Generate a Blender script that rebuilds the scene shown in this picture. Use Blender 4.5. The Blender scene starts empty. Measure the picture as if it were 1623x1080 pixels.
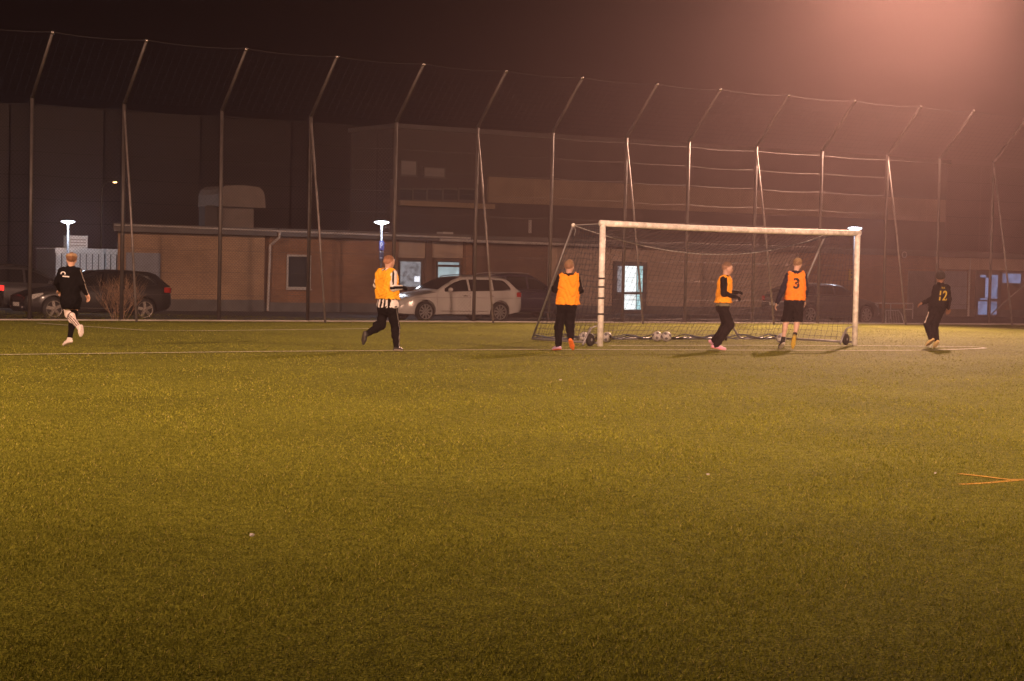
import bpy, bmesh, math, random
import numpy as np
from mathutils import Vector, Matrix
from mathutils.bvhtree import BVHTree

random.seed(7); rng = np.random.default_rng(7)
scene = bpy.context.scene
COL = scene.collection

# ------------------------------------------------------------------ camera
F_PX, CX, CY = 3067.0, 811.5, 540.0
CAM_H, ROLL, HOR = 1.45, math.radians(1.2), 430.3
PITCH = math.atan((CY - HOR) / F_PX)
cam_d = bpy.data.cameras.new('camera')
cam = bpy.data.objects.new('camera', cam_d)
COL.objects.link(cam)
cam_d.sensor_width = 36.0
cam_d.lens = 36.0 * F_PX / 1623.0
cam_d.clip_start = 0.1
cam_d.clip_end = 2000
CAM_R = Matrix.Rotation(math.pi / 2 - PITCH, 3, 'X') @ Matrix.Rotation(ROLL, 3, 'Z')
cam.matrix_world = Matrix.Translation((0, 0, CAM_H)) @ CAM_R.to_4x4()
scene.camera = cam
cam_d.dof.use_dof = False

# ------------------------------------------------------------------ world (night sky)
world = bpy.data.worlds.new('World')
scene.world = world
world.use_nodes = True
wn = world.node_tree.nodes
sky = wn.new('ShaderNodeTexSky')
sky.sky_type = 'NISHITA'
sky.sun_disc = False
sky.sun_elevation = math.radians(-6)
sky.sun_rotation = math.radians(200)
world.node_tree.links.new(sky.outputs[0], wn['Background'].inputs[0])
wn['Background'].inputs[1].default_value = 0.02

# ------------------------------------------------------------------ floodlights of the pitch
FLOOD = (1.0, 0.57, 0.38)
def flood(loc, aim, watt, size=80, blend=0.9, radius=0.35, col=FLOOD):
    d = bpy.data.lights.new('floodlight_lamp', 'SPOT')
    d.energy = watt; d.color = col; d.spot_size = math.radians(size); d.spot_blend = blend
    d.shadow_soft_size = radius
    o = bpy.data.objects.new('floodlight_lamp', d); COL.objects.link(o)
    o.location = loc
    o.rotation_euler = (Vector(aim) - Vector(loc)).to_track_quat('-Z', 'Y').to_euler()
    return o
MAST_TOP = 13.25
flood((-26, 4.5, 13.0), (-1, 34, 0.5), 80000, 113, 1.0)               # mast on the near left touchline
flood((23, 7.5, 13.0), (3, 35, 0.5), 72000, 113, 1.0)                 # mast on the near right touchline

# ------------------------------------------------------------------ render look
scene.view_settings.view_transform = 'Standard'
scene.view_settings.look = 'None'
scene.view_settings.exposure = 0.0
scene.view_settings.gamma = 1.0
scene.cycles.use_denoising = True
scene.cycles.sample_clamp_direct = 12.0
scene.cycles.sample_clamp_indirect = 4.0
scene.cycles.max_bounces = 6
scene.cycles.volume_bounces = 0
scene.cycles.transparent_max_bounces = 12

# ------------------------------------------------------------------ picking helpers
C0 = Vector((0, 0, CAM_H))
def ray(px, py):
    v = CAM_R @ Vector(((px - CX) / F_PX, -(py - CY) / F_PX, -1.0))
    return v / v.y
def ground(px, py, z=0.0):
    v = ray(px, py)
    return C0 + v * ((z - CAM_H) / v.z)
TH = math.atan(0.63)                      # the fence, the car park and the building run along this direction
EV = Vector((math.cos(TH), math.sin(TH), 0)); NV = Vector((-math.sin(TH), math.cos(TH), 0))
def nc(c): return c * math.cos(TH)
def pl(px, py, c):                        # a pixel on the upright plane that crosses the view axis c metres out -> (s, z)
    v = ray(px, py)
    P = C0 + v * (nc(c) / v.dot(NV))
    return P.dot(EV), P.z
def W(s, n, z=0.0): return EV * s + NV * n + Vector((0, 0, z))
LOT = -0.22                               # level of the car park below the pitch

# ------------------------------------------------------------------ materials
MATS = {}
def mat(name, col, rough=0.7, metal=0.0, var=0.0, vscale=3.0, bump=0.0, bscale=40.0, emit=None, estr=0.0, spec=0.5, attr=False, coat=0.0):
    if name in MATS: return MATS[name]
    m = bpy.data.materials.new(name); m.use_nodes = True
    nt = m.node_tree; b = nt.nodes['Principled BSDF']
    b.inputs['Base Color'].default_value = (*col, 1)
    b.inputs['Roughness'].default_value = rough
    b.inputs['Metallic'].default_value = metal
    b.inputs['Specular IOR Level'].default_value = spec
    b.inputs['Coat Weight'].default_value = coat
    b.inputs['Coat Roughness'].default_value = 0.08
    tc = nt.nodes.new('ShaderNodeTexCoord')
    src = None
    if attr:
        a = nt.nodes.new('ShaderNodeVertexColor'); a.layer_name = 'Col'; src = a.outputs[0]
    if var > 0 or attr:
        nz = nt.nodes.new('ShaderNodeTexNoise'); nz.inputs['Scale'].default_value = vscale; nz.inputs['Detail'].default_value = 6
        nt.links.new(tc.outputs['Object'], nz.inputs['Vector'])
        mr = nt.nodes.new('ShaderNodeMapRange')
        mr.inputs['From Min'].default_value = 0.25; mr.inputs['From Max'].default_value = 0.75
        mr.inputs['To Min'].default_value = 1 - var; mr.inputs['To Max'].default_value = 1 + var
        nt.links.new(nz.outputs['Fac'], mr.inputs['Value'])
        mx = nt.nodes.new('ShaderNodeMix'); mx.data_type = 'RGBA'; mx.blend_type = 'MULTIPLY'; mx.inputs['Factor'].default_value = 1
        if src is not None: nt.links.new(src, mx.inputs['A'])
        else: mx.inputs['A'].default_value = (*col, 1)
        nt.links.new(mr.outputs[0], mx.inputs['B'])
        nt.links.new(mx.outputs['Result'], b.inputs['Base Color'])
    if bump > 0:
        nb = nt.nodes.new('ShaderNodeTexNoise'); nb.inputs['Scale'].default_value = bscale; nb.inputs['Detail'].default_value = 4
        nt.links.new(tc.outputs['Object'], nb.inputs['Vector'])
        bp = nt.nodes.new('ShaderNodeBump'); bp.inputs['Strength'].default_value = bump; bp.inputs['Distance'].default_value = 0.02
        nt.links.new(nb.outputs['Fac'], bp.inputs['Height']); nt.links.new(bp.outputs[0], b.inputs['Normal'])
    if emit:
        b.inputs['Emission Color'].default_value = (*emit, 1); b.inputs['Emission Strength'].default_value = estr
    MATS[name] = m
    return m

def brick_mat(name, c1, c2, mortar, sx=0.25, sz=0.075, rough=0.9):
    m = bpy.data.materials.new(name); m.use_nodes = True
    nt = m.node_tree; b = nt.nodes['Principled BSDF']; b.inputs['Roughness'].default_value = rough
    tc = nt.nodes.new('ShaderNodeTexCoord'); sp = nt.nodes.new('ShaderNodeSeparateXYZ'); cb = nt.nodes.new('ShaderNodeCombineXYZ')
    nt.links.new(tc.outputs['Object'], sp.inputs[0])
    nt.links.new(sp.outputs['X'], cb.inputs['X']); nt.links.new(sp.outputs['Z'], cb.inputs['Y'])
    br = nt.nodes.new('ShaderNodeTexBrick'); nt.links.new(cb.outputs[0], br.inputs['Vector'])
    br.inputs['Scale'].default_value = 1.0; br.inputs['Brick Width'].default_value = sx; br.inputs['Row Height'].default_value = sz
    br.inputs['Mortar Size'].default_value = 0.008; br.inputs['Color1'].default_value = (*c1, 1); br.inputs['Color2'].default_value = (*c2, 1)
    br.inputs['Mortar'].default_value = (*mortar, 1)
    nz = nt.nodes.new('ShaderNodeTexNoise'); nz.inputs['Scale'].default_value = 0.8; nz.inputs['Detail'].default_value = 7
    nt.links.new(tc.outputs['Object'], nz.inputs['Vector'])
    mr = nt.nodes.new('ShaderNodeMapRange'); mr.inputs['From Min'].default_value = 0.3; mr.inputs['From Max'].default_value = 0.7
    mr.inputs['To Min'].default_value = 0.75; mr.inputs['To Max'].default_value = 1.2
    nt.links.new(nz.outputs['Fac'], mr.inputs['Value'])
    mx = nt.nodes.new('ShaderNodeMix'); mx.data_type = 'RGBA'; mx.blend_type = 'MULTIPLY'; mx.inputs['Factor'].default_value = 1
    nt.links.new(br.outputs['Color'], mx.inputs['A']); nt.links.new(mr.outputs[0], mx.inputs['B'])
    nt.links.new(mx.outputs['Result'], b.inputs['Base Color'])
    bp = nt.nodes.new('ShaderNodeBump'); bp.inputs['Strength'].default_value = 0.6; bp.inputs['Distance'].default_value = 0.01; bp.invert = True
    nt.links.new(br.outputs['Fac'], bp.inputs['Height']); nt.links.new(bp.outputs[0], b.inputs['Normal'])
    MATS[name] = m
    return m

M_white = mat('goal_paint', (0.80, 0.78, 0.73), 0.45, var=0.35, vscale=9, bump=0.2)
M_steel = mat('galvanised_steel', (0.33, 0.33, 0.34), 0.5, 0.6, var=0.25, vscale=6)
M_wire = mat('fence_wire', (0.10, 0.09, 0.09), 0.6, 0.5)
M_net = mat('net_cord', (0.026, 0.036, 0.065), 0.8)
M_netw = mat('net_rope', (0.45, 0.45, 0.45), 0.8)
M_black = mat('black_rubber', (0.012, 0.012, 0.013), 0.7, var=0.3, vscale=20)
M_glass = mat('car_glass', (0.006, 0.007, 0.008), 0.06, spec=0.6)
M_chrome = mat('chrome', (0.7, 0.7, 0.7), 0.15, 1.0)
M_rim = mat('alloy_rim', (0.42, 0.42, 0.42), 0.35, 0.8)
M_redlit = mat('tail_lens_lit', (0.5, 0.01, 0.01), 0.2, emit=(1.0, 0.04, 0.03), estr=1.6)
M_red = mat('tail_lens', (0.45, 0.01, 0.01), 0.15, spec=0.6, coat=0.5)
M_lens = mat('head_lens', (0.55, 0.55, 0.55), 0.1, 0.3, coat=1.0)
M_plate = mat('number_plate', (0.6, 0.6, 0.58), 0.5)
M_conc = mat('concrete', (0.36, 0.33, 0.30), 0.9, var=0.25, vscale=2.5, bump=0.3)

# ------------------------------------------------------------------ object helpers
def tag(o, label=None, cat=None, group=None, kind=None):
    if label: o['label'] = label
    if cat: o['category'] = cat
    if group: o['group'] = group
    if kind: o['kind'] = kind
    return o
def empty(name, loc=(0, 0, 0), rz=0.0):
    o = bpy.data.objects.new(name, None); COL.objects.link(o)
    o.location = loc; o.rotation_euler = (0, 0, rz); o.empty_display_size = 0.2
    return o
class MB:
    def __init__(s): s.v = []; s.f = []
    def add(s, vs, fs):
        k = len(s.v); s.v += [tuple(v) for v in vs]; s.f += [tuple(i + k for i in f) for f in fs]; return s
    def box(s, x0, x1, y0, y1, z0, z1):
        return s.add([(x0,y0,z0),(x1,y0,z0),(x1,y1,z0),(x0,y1,z0),(x0,y0,z1),(x1,y0,z1),(x1,y1,z1),(x0,y1,z1)],
                     [(0,3,2,1),(4,5,6,7),(0,1,5,4),(1,2,6,5),(2,3,7,6),(3,0,4,7)])
    def tube(s, pts, r, seg=8, cap=True):
        pts = [Vector(p) for p in pts]; n = len(pts)
        rs = r if isinstance(r, (list, tuple)) else [r] * n
        rings = []
        up = None
        for i, p in enumerate(pts):
            t = (pts[min(i + 1, n - 1)] - pts[max(i - 1, 0)])
            if t.length < 1e-9: t = Vector((0, 0, 1))
            t.normalize()
            if up is None or abs(up.dot(t)) > 0.97:
                up = Vector((0, 0, 1)) if abs(t.z) < 0.9 else Vector((1, 0, 0))
            a = t.cross(up).normalized(); b = a.cross(t).normalized(); up = b
            rings.append([p + (a * math.cos(2*math.pi*j/seg) + b * math.sin(2*math.pi*j/seg)) * rs[i] for j in range(seg)])
        vs = [q for R_ in rings for q in R_]; fs = []
        for i in range(n - 1):
            for j in range(seg):
                j2 = (j + 1) % seg
                fs.append((i*seg+j, i*seg+j2, (i+1)*seg+j2, (i+1)*seg+j))
        if cap:
            fs.append(tuple(range(seg))[::-1]); fs.append(tuple((n-1)*seg + j for j in range(seg)))
        return s.add(vs, fs)
    def lathe(s, prof, seg=24, axis='z', origin=(0, 0, 0)):
        vs = []; fs = []; n = len(prof); o = Vector(origin)
        for r, z in prof:
            for j in range(seg):
                a = 2*math.pi*j/seg
                p = Vector((r*math.cos(a), r*math.sin(a), z))
                if axis == 'y': p = Vector((p.x, p.z, p.y))
                vs.append(o + p)
        for i in range(n - 1):
            for j in range(seg):
                j2 = (j+1) % seg; q = (i*seg+j, i*seg+j2, (i+1)*seg+j2, (i+1)*seg+j)
                fs.append(q[::-1] if axis == 'y' else q)
        return s.add(vs, fs)
    def ball(s, c, r, nu=14, nv=9):
        c = Vector(c); r = r if isinstance(r, (tuple, list)) else (r, r, r)
        vs = []; fs = []
        for i in range(nv + 1):
            ph = math.pi * i / nv
            for j in range(nu):
                a = 2*math.pi*j/nu
                vs.append((c.x + r[0]*math.sin(ph)*math.cos(a), c.y + r[1]*math.sin(ph)*math.sin(a), c.z - r[2]*math.cos(ph)))
        for i in range(nv):
            for j in range(nu):
                j2 = (j+1) % nu; fs.append((i*nu+j, i*nu+j2, (i+1)*nu+j2, (i+1)*nu+j))
        return s.add(vs, fs)
    def mesh(s, name):
        me = bpy.data.meshes.new(name); me.from_pydata(s.v, [], s.f); me.update(); return me
    def build(s, name, m, parent=None, smooth=False, loc=None):
        me = s.mesh(name); return link_mesh(name, me, m, parent, smooth, loc)
def link_mesh(name, me, m, parent=None, smooth=False, loc=None):
    if m and not me.materials: me.materials.append(m)
    if smooth:
        me.polygons.foreach_set('use_smooth', [True] * len(me.polygons))
    o = bpy.data.objects.new(name, me); COL.objects.link(o)
    if parent: o.parent = parent
    if loc is not None: o.location = loc
    return o
def box(name, x0, x1, y0, y1, z0, z1, m, parent=None): return MB().box(x0, x1, y0, y1, z0, z1).build(name, m, parent)
def copy_tree(o, parent=None):
    c = o.copy(); COL.objects.link(c); c.parent = parent
    for ch in list(o.children): copy_tree(ch, c)
    return c
def np_mesh(name, v, f):
    me = bpy.data.meshes.new(name); v = np.asarray(v, dtype=np.float32); f = np.asarray(f, dtype=np.int32)
    k = f.shape[1]
    me.vertices.add(len(v)); me.vertices.foreach_set('co', v.ravel())
    me.loops.add(f.size); me.loops.foreach_set('vertex_index', f.ravel())
    me.polygons.add(len(f)); me.polygons.foreach_set('loop_start', np.arange(0, f.size, k, dtype=np.int32))
    me.update(calc_edges=True); return me
# ================================================================== GROUND
def turf_mat():
    m = bpy.data.materials.new('artificial_turf'); m.use_nodes = True
    nt = m.node_tree; b = nt.nodes['Principled BSDF']; b.inputs['Roughness'].default_value = 0.75
    b.inputs['Specular IOR Level'].default_value = 0.04
    tc = nt.nodes.new('ShaderNodeTexCoord')
    def noise(sc, det=5, stretch=None):
        n = nt.nodes.new('ShaderNodeTexNoise'); n.inputs['Scale'].default_value = sc; n.inputs['Detail'].default_value = det
        nt.links.new(tc.outputs['Object'], n.inputs['Vector']); return n
    fine, mid, big = noise(60, 8), noise(9, 6), noise(0.35, 4)
    r1 = nt.nodes.new('ShaderNodeValToRGB'); nt.links.new(fine.outputs['Fac'], r1.inputs[0])
    cr = r1.color_ramp; cr.elements[0].position = 0.33; cr.elements[0].color = (0.045, 0.052, 0.004, 1)
    cr.elements[1].position = 0.68; cr.elements[1].color = (0.315, 0.32, 0.05, 1)
    e = cr.elements.new(0.5); e.color = (0.152, 0.165, 0.018, 1)
    def mr(src, lo, hi):
        q = nt.nodes.new('ShaderNodeMapRange'); q.inputs['From Min'].default_value = 0.3; q.inputs['From Max'].default_value = 0.7
        q.inputs['To Min'].default_value = lo; q.inputs['To Max'].default_value = hi; nt.links.new(src, q.inputs['Value']); return q
    prev = r1.outputs[0]
    for q in (mr(mid.outputs['Fac'], 0.65, 1.3), mr(big.outputs['Fac'], 0.8, 1.15)):
        mx = nt.nodes.new('ShaderNodeMix'); mx.data_type = 'RGBA'; mx.blend_type = 'MULTIPLY'; mx.inputs['Factor'].default_value = 1
        nt.links.new(prev, mx.inputs['A']); nt.links.new(q.outputs[0], mx.inputs['B']); prev = mx.outputs['Result']
    nt.links.new(prev, b.inputs['Base Color'])
    bp = nt.nodes.new('ShaderNodeBump'); bp.inputs['Strength'].default_value = 1.0; bp.inputs['Distance'].default_value = 0.03
    nt.links.new(fine.outputs['Fac'], bp.inputs['Height']); nt.links.new(bp.outputs[0], b.inputs['Normal'])
    return m
M_turf = turf_mat()
M_blade = mat('turf_blade', (0.11, 0.12, 0.02), 0.9, spec=0.0, attr=True, var=0.2, vscale=0.45)
M_asph = mat('asphalt', (0.05, 0.048, 0.046), 0.85, var=0.35, vscale=1.2, bump=0.3, bscale=60)
M_soil = mat('dark_ground', (0.035, 0.03, 0.025), 0.95, var=0.4, vscale=0.3)
M_line = mat('line_marking', (0.62, 0.60, 0.52), 0.8, var=0.45, vscale=14, bump=0.4, bscale=80)
M_oline = mat('orange_marking', (0.50, 0.29, 0.018), 0.8, var=0.5, vscale=18, bump=0.4, bscale=80)

tag(MB().add([(-260,-140,-0.30),(260,-140,-0.30),(260,390,-0.30),(-260,390,-0.30)], [(0,1,2,3)]).build('ground', M_soil), kind='structure')
FC = 55.0; FN = nc(FC)
def sheet(name, s0, s1, n0, n1, z, m, thick=0.0):
    q = MB()
    c = [W(s0, n0, z), W(s1, n0, z), W(s1, n1, z), W(s0, n1, z)]
    if thick:
        c2 = [p - Vector((0, 0, thick)) for p in c]
        q.add(c + c2, [(0,1,2,3),(0,4,5,1),(1,5,6,2),(2,6,7,3),(3,7,4,0)])
    else: q.add(c, [(0,1,2,3)])
    return tag(q.build(name, m), kind='structure')
pitch = sheet('pitch', -90, 100, -40, FN - 0.12, 0.0, M_turf, 0.3)
sheet('parking_lot', -110, 130, FN + 0.16, FN + 60, LOT, M_asph)
sheet('kerb', -90, 100, FN - 0.118, FN + 0.158, 0.03, M_conc, 0.34)

def polyline(name, pts, w, m, z=0.018):
    v = []; f = []
    P = [Vector((p[0], p[1], 0)) for p in pts]
    for i, p in enumerate(P):
        t = (P[min(i+1, len(P)-1)] - P[max(i-1, 0)]).normalized(); a = Vector((-t.y, t.x, 0)) * (w/2)
        v += [(p.x+a.x, p.y+a.y, z), (p.x-a.x, p.y-a.y, z)]
        if i: f.append((2*i-2, 2*i-1, 2*i+1, 2*i))
    return tag(MB().add(v, f).build(name, m), kind='structure')
def gp(*pp): return [ground(*p) for p in pp]
polyline('goal_line', gp((-260,566.5),(0,564),(400,559),(845,555.5),(1000,556),(1340,557),(1480,556.5),(1562,553.5)), 0.10, M_line)
polyline('side_line', gp((1562,553.5),(1545,551.2),(1400,549.8),(1200,549),(965,549.5)), 0.09, M_line, 0.022)
polyline('back_line', gp((60,513.5),(140,519),(230,525),(330,525.5),(420,524.5),(600,522)), 0.10, M_line)
ORANGE = [gp((1520,752),(1560,756.5),(1600,761.5),(1650,761)), gp((1522,768.5),(1560,766.5),(1590,763.8),(1640,760))]
polyline('orange_line', gp((1520,752),(1560,756.5),(1600,761.5),(1650,761)), 0.06, M_oline, 0.006)
polyline('orange_line', gp((1522,768.5),(1560,766.5),(1590,763.8),(1640,760)), 0.06, M_oline, 0.003)
for (px, py, r) in ((888,603,0.018),(1122,753,0.012),(399,850,0.013),(1482,751,0.008)):
    p = ground(px, py)
    q = MB(); n = 7; a0 = random.random()*6
    q.add([(r*math.cos(a0+6.28*i/n)*random.uniform(.7,1.5), r*math.sin(a0+6.28*i/n)*random.uniform(.7,1.1), 0.008+random.uniform(0,.006)) for i in range(n)] +
          [(r*.9*math.cos(a0+6.28*i/n), r*.9*math.sin(a0+6.28*i/n), 0.0) for i in range(n)],
          [tuple(range(n))] + [(i, (i+1)%n, n+(i+1)%n, n+i)[::-1] for i in range(n)])
    o = q.build('paper_scrap', mat('paper', (0.55, 0.53, 0.51), 0.8, var=0.1), loc=p)
    tag(o, 'tiny crumpled scrap of white paper lying on the turf', 'litter', 'paper scraps on the turf')

# grass blades near the camera
def blades():
    # density falls off smoothly with distance from the touchline where the photographer stands
    yy = np.linspace(5.6, 56, 2000); dens = (9500*np.exp(-(yy-6)/6.5)+70) * 0.66*yy
    cdf = np.cumsum(dens); tot = int(cdf[-1]*(yy[1]-yy[0])); cdf = cdf/cdf[-1]
    y = np.interp(rng.random(tot), cdf, yy); x = (rng.random(tot)*2-1)*0.33*y
    ys = [np.stack([x, y], 1)]
    p = np.concatenate(ys); n = len(p)
    hgt = rng.uniform(0.006, 0.017, n) * (0.75 + 0.5*np.sin(p[:,0]*1.7+np.sin(p[:,1]*1.1))**2)
    wd = rng.uniform(0.0011, 0.0026, n) * np.clip(p[:,1]/8, 1, 4.0)
    a = rng.random(n)*2*np.pi; ta = rng.random(n)*2*np.pi; tl = rng.uniform(0.2, 1.6, n)*hgt
    b0 = np.stack([p[:,0]-np.cos(a)*wd, p[:,1]-np.sin(a)*wd, np.full(n, -0.002)], 1)
    b1 = np.stack([p[:,0]+np.cos(a)*wd, p[:,1]+np.sin(a)*wd, np.full(n, -0.002)], 1)
    t = np.stack([p[:,0]+np.cos(ta)*tl, p[:,1]+np.sin(ta)*tl, hgt], 1)
    v = np.stack([b0, b1, t], 1).reshape(-1, 3)
    me = np_mesh('turf_blades', v, np.arange(3*n).reshape(-1, 3))
    col = np.empty((n, 3)); k = rng.random((n, 1))
    col[:] = np.array([0.110, 0.122, 0.012])*(1-k) + np.array([0.315, 0.318, 0.048])*k
    dry = rng.random(n) < 0.035
    near_l = np.zeros(n, bool)
    for ln in ORANGE:
        for a_, b_ in zip(ln[:-1], ln[1:]):
            A = np.array([a_.x, a_.y]); D = np.array([b_.x-a_.x, b_.y-a_.y]); tt = np.clip(((p-A)@D)/(D@D), 0, 1)
            near_l |= np.linalg.norm(p-A-tt[:,None]*D, axis=1) < 0.036
    col[dry] = np.array([0.42, 0.36, 0.12])
    near_l &= rng.random(n) < .85
    col[near_l] = np.array([0.42, 0.25, 0.015])*rng.uniform(.6, 1.1, (near_l.sum(), 1))
    set_col(me, np.repeat(col, 3, axis=0))
    return me
def set_col(me, c):
    at = me.color_attributes.new('Col', 'FLOAT_COLOR', 'POINT')
    at.data.foreach_set('color', np.concatenate([c, np.ones((len(c), 1))], 1).astype(np.float32).ravel())
tag(link_mesh('turf_blades', blades(), M_blade), 'short green and straw coloured plastic grass blades of the pitch', 'turf', kind='stuff')

# ================================================================== BALL FENCE
tops = [(51,151),(197,162),(352,170),(493,181),(628,192),(757,197),(876,208),(993,217),(1092,223),(1199,230),(1303,239),(1407,247),(1490,253),(1575,260)]
ps = [pl(x, y, FC)[0] for x, y in tops]
ps = [ps[0]-2.55] + ps + [ps[-1]+2.5, ps[-1]+5.0]
FH = 5.48; ARM_O, ARM_U = 1.45, 1.42
fence = empty('ball_fence', W(ps[0], FN, 0), TH)
tag(fence, 'tall steel ball-stop fence of chain link with outward bent tops behind the goal', 'fence')
S0 = ps[0]
M_post = mat('fence_post_paint', (0.06, 0.052, 0.05), 0.55, 0.3, var=0.3, vscale=5)
M_brace = mat('fence_brace_zinc', (0.16, 0.14, 0.135), 0.5, 0.4, var=0.4, vscale=7)
M_cap = mat('cap_zinc', (0.30, 0.28, 0.27), 0.25, 0.8)
post_me = MB().tube([(0,0,-0.05),(0,0,FH)], 0.050, 10).mesh('post')
arm_me = MB().tube([(0,0,-0.03),(0,-ARM_O,ARM_U)], [0.047, 0.038], 8).mesh('arm')
brace_me = MB().tube([(0,0,FH-0.1),(0,-0.55,FH*0.5),(0,-1.05,-0.02)], 0.03, 8).mesh('brace')
cap_me = MB().ball((0,0,0), (0.05,0.05,0.05)).mesh('cap')
for me, m in ((post_me, M_post), (arm_me, M_post), (brace_me, M_brace), (cap_me, M_cap)):
    me.materials.append(m); me.polygons.foreach_set('use_smooth', [True]*len(me.polygons))
for i, s in enumerate(ps):
    p = link_mesh('post', post_me, None, fence, loc=(s-S0, 0, 0))
    link_mesh('arm', arm_me, None, p, loc=(0, 0, FH))
    link_mesh('cap', cap_me, None, p, loc=(0, -ARM_O, FH+ARM_U))
    if i % 2 == 0: link_mesh('brace', brace_me, None, p)
# chain link, one panel in each bay
def strand(q, a, b, r, step=0.6):
    a = Vector(a); b = Vector(b); d = b - a; n = max(1, int(d.length/step))
    t = d.normalized(); u = Vector((0,1,0)) if abs(t.y) < .9 else Vector((1,0,0)); w = t.cross(u).normalized()
    R_ = [u*r, (w*.87 - u*.5)*r, (-w*.87 - u*.5)*r]
    vs = []; fs = []
    for i in range(n+1):
        p = a + d*(i/n); vs += [p+x for x in R_]
        if i:
            k = 3*i
            for j in range(3): fs.append((k-3+j, k-3+(j+1)%3, k+(j+1)%3, k+j))
    q.add(vs, fs)
def chain(x0, x1, z0, z1, pitch_, r, y=0.07):
    q = MB(); st = pitch_*math.sqrt(2); H = z1-z0
    k = x0 - H
    while k < x1:
        for sgn in (1, -1):
            # line x = k + (z-z0) or mirrored
            if sgn > 0: za, zb = max(0, x0-k), min(H, x1-k); A = (k+za, y, z0+za); B = (k+zb, y, z0+zb)
            else:
                kk = x0 + x1 - k; za, zb = max(0, kk-x1), min(H, kk-x0); A = (kk-za, y+0.004, z0+za); B = (kk-zb, y+0.004, z0+zb)
            if zb > za + 0.01: strand(q, A, B, r, 1.3)
        k += st
    return q
M_chain = mat('chain_link_zinc', (0.055, 0.045, 0.042), 0.5, 0.4)
for i in range(len(ps)-1):
    x0, x1 = ps[i]-S0+0.06, ps[i+1]-S0-0.06
    cut = x1 - 0.2*(x1-x0)
    tag(chain(x0, cut, 0.05, FH-0.22, 0.058, 0.0024).build('chain_link_panel', M_chain, fence), kind='stuff')
    tag(chain(cut+0.05, x1, 0.05, FH-0.22, 0.075, 0.0022).build('mesh_strip', M_chain, fence), kind='stuff')
    nw = 10
    for j in range(nw):
        z = 0.12 + (FH-0.30)*j/(nw-1)
        q = MB(); pts = []; sg_ = random.uniform(.01,.045)
        for k in range(7):
            t = k/6; pts.append((x0+(x1-x0)*t, 0.055, z - sg_*4*t*(1-t)))
        q.tube(pts, 0.0035, 4); q.build('tension_wire', M_wire, fence)
    # overhang net and its head wire
    q = MB(); nh = 12
    for j in range(nh+1):
        t = j/nh; pts = []
        for k in range(6):
            u = k/5; sag = 0.05*4*u*(1-u)*t
            pts.append((ps[i]-S0+(ps[i+1]-ps[i])*u, -ARM_O*t, FH+ARM_U*t - sag))
        q.tube(pts, 0.0012, 3, cap=False)
    nv = int((ps[i+1]-ps[i])/0.2)
    for k in range(1, nv):
        u = k/nv; pts = []
        for t in (0, .5, 1.0):
            pts.append((ps[i]-S0+(ps[i+1]-ps[i])*u, -ARM_O*t, FH+ARM_U*t - 0.05*4*u*(1-u)*t))
        q.tube(pts, 0.0012, 3, cap=False)
    tag(q.build('overhang_net', M_net, fence), kind='stuff')
    pts = []
    for k in range(9):
        u = k/8; pts.append((ps[i]-S0+(ps[i+1]-ps[i])*u, -ARM_O-0.012, FH+ARM_U+0.015 - 0.055*4*u*(1-u)))
    MB().tube(pts, 0.003, 5).build('head_wire', M_wire, fence)
MB().tube([(ps[-3]-S0, -0.1, 0.35), (ps[-1]-S0-1.6, -0.1, 2.6)], 0.022, 8).build('diagonal_strut', M_brace, fence)

# ================================================================== FLOODLIGHT MAST
mast = empty('floodlight_mast', (*W(pl(1665, 380, 60)[0], nc(60), 0).xy, LOT), TH)
tag(mast, 'tall slim steel floodlight mast with a long side arm behind the ball fence', 'mast')
MB().tube([(0,0,0),(0,0,6),(0,0,15.4)], [0.085,0.075,0.055], 12).build('pole', M_post, mast, True)
AX = pl(1458, 380, 60)[0]-pl(1665, 380, 60)[0]
box('crossarm', AX-1.3, 0.4, -0.06, 0.06, 15.32, 15.44, M_steel, mast)
M_flood = mat('flood_lens', (0.9,0.8,0.7), 0.3, emit=(1.0,0.66,0.48), estr=60)
for x in (AX-1.05, AX, AX+1.05):
    hsg = MB().add([(x-.26,-.10,14.950),(x+.26,-.10,14.950),(x+.26,-.32,15.360),(x-.26,-.32,15.360),(x-.2,.12,15.060),(x+.2,.12,15.060),(x+.2,-.04,15.380),(x-.2,-.04,15.380)],
             [(0,3,2,1),(4,5,6,7),(0,1,5,4),(1,2,6,5),(2,3,7,6),(3,0,4,7)]).build('lamp_housing', M_post, mast)
    MB().add([(x-.23,-.125,14.975),(x+.23,-.125,14.975),(x+.23,-.329,15.345),(x-.23,-.329,15.345)], [(0,1,2,3)]).build('lens', M_flood, hsg)
ml = W(pl(1458, 380, 60)[0], nc(60)-1.0, 14.9)
flood(ml, (7, 51, 0), 100000, 64, 1.0)
#PART3
# ================================================================== BUILDING
BC = 77.0; BN = nc(BC)
def bs(px, py=430, c=BC): return pl(px, py, c)[0]
def bz(px, py, c=BC): return pl(px, py, c)[1]
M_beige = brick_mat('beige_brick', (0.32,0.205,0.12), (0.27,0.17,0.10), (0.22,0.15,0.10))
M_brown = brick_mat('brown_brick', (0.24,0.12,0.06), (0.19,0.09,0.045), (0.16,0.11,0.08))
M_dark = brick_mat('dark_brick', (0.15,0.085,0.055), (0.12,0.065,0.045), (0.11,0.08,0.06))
M_panel = mat('beige_panel', (0.34,0.25,0.185), 0.85, var=0.15, vscale=1.5, bump=0.1)
M_plinth = mat('plinth_render', (0.10,0.095,0.09), 0.9, var=0.25, vscale=2)
M_fascia = mat('fascia_metal', (0.085,0.075,0.07), 0.6, 0.2, var=0.2, vscale=2)
M_gutter = mat('gutter_white', (0.36,0.33,0.31), 0.5, var=0.2, vscale=4)
M_roof = mat('roof_felt', (0.045,0.04,0.04), 0.95, var=0.3, vscale=1)
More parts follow.
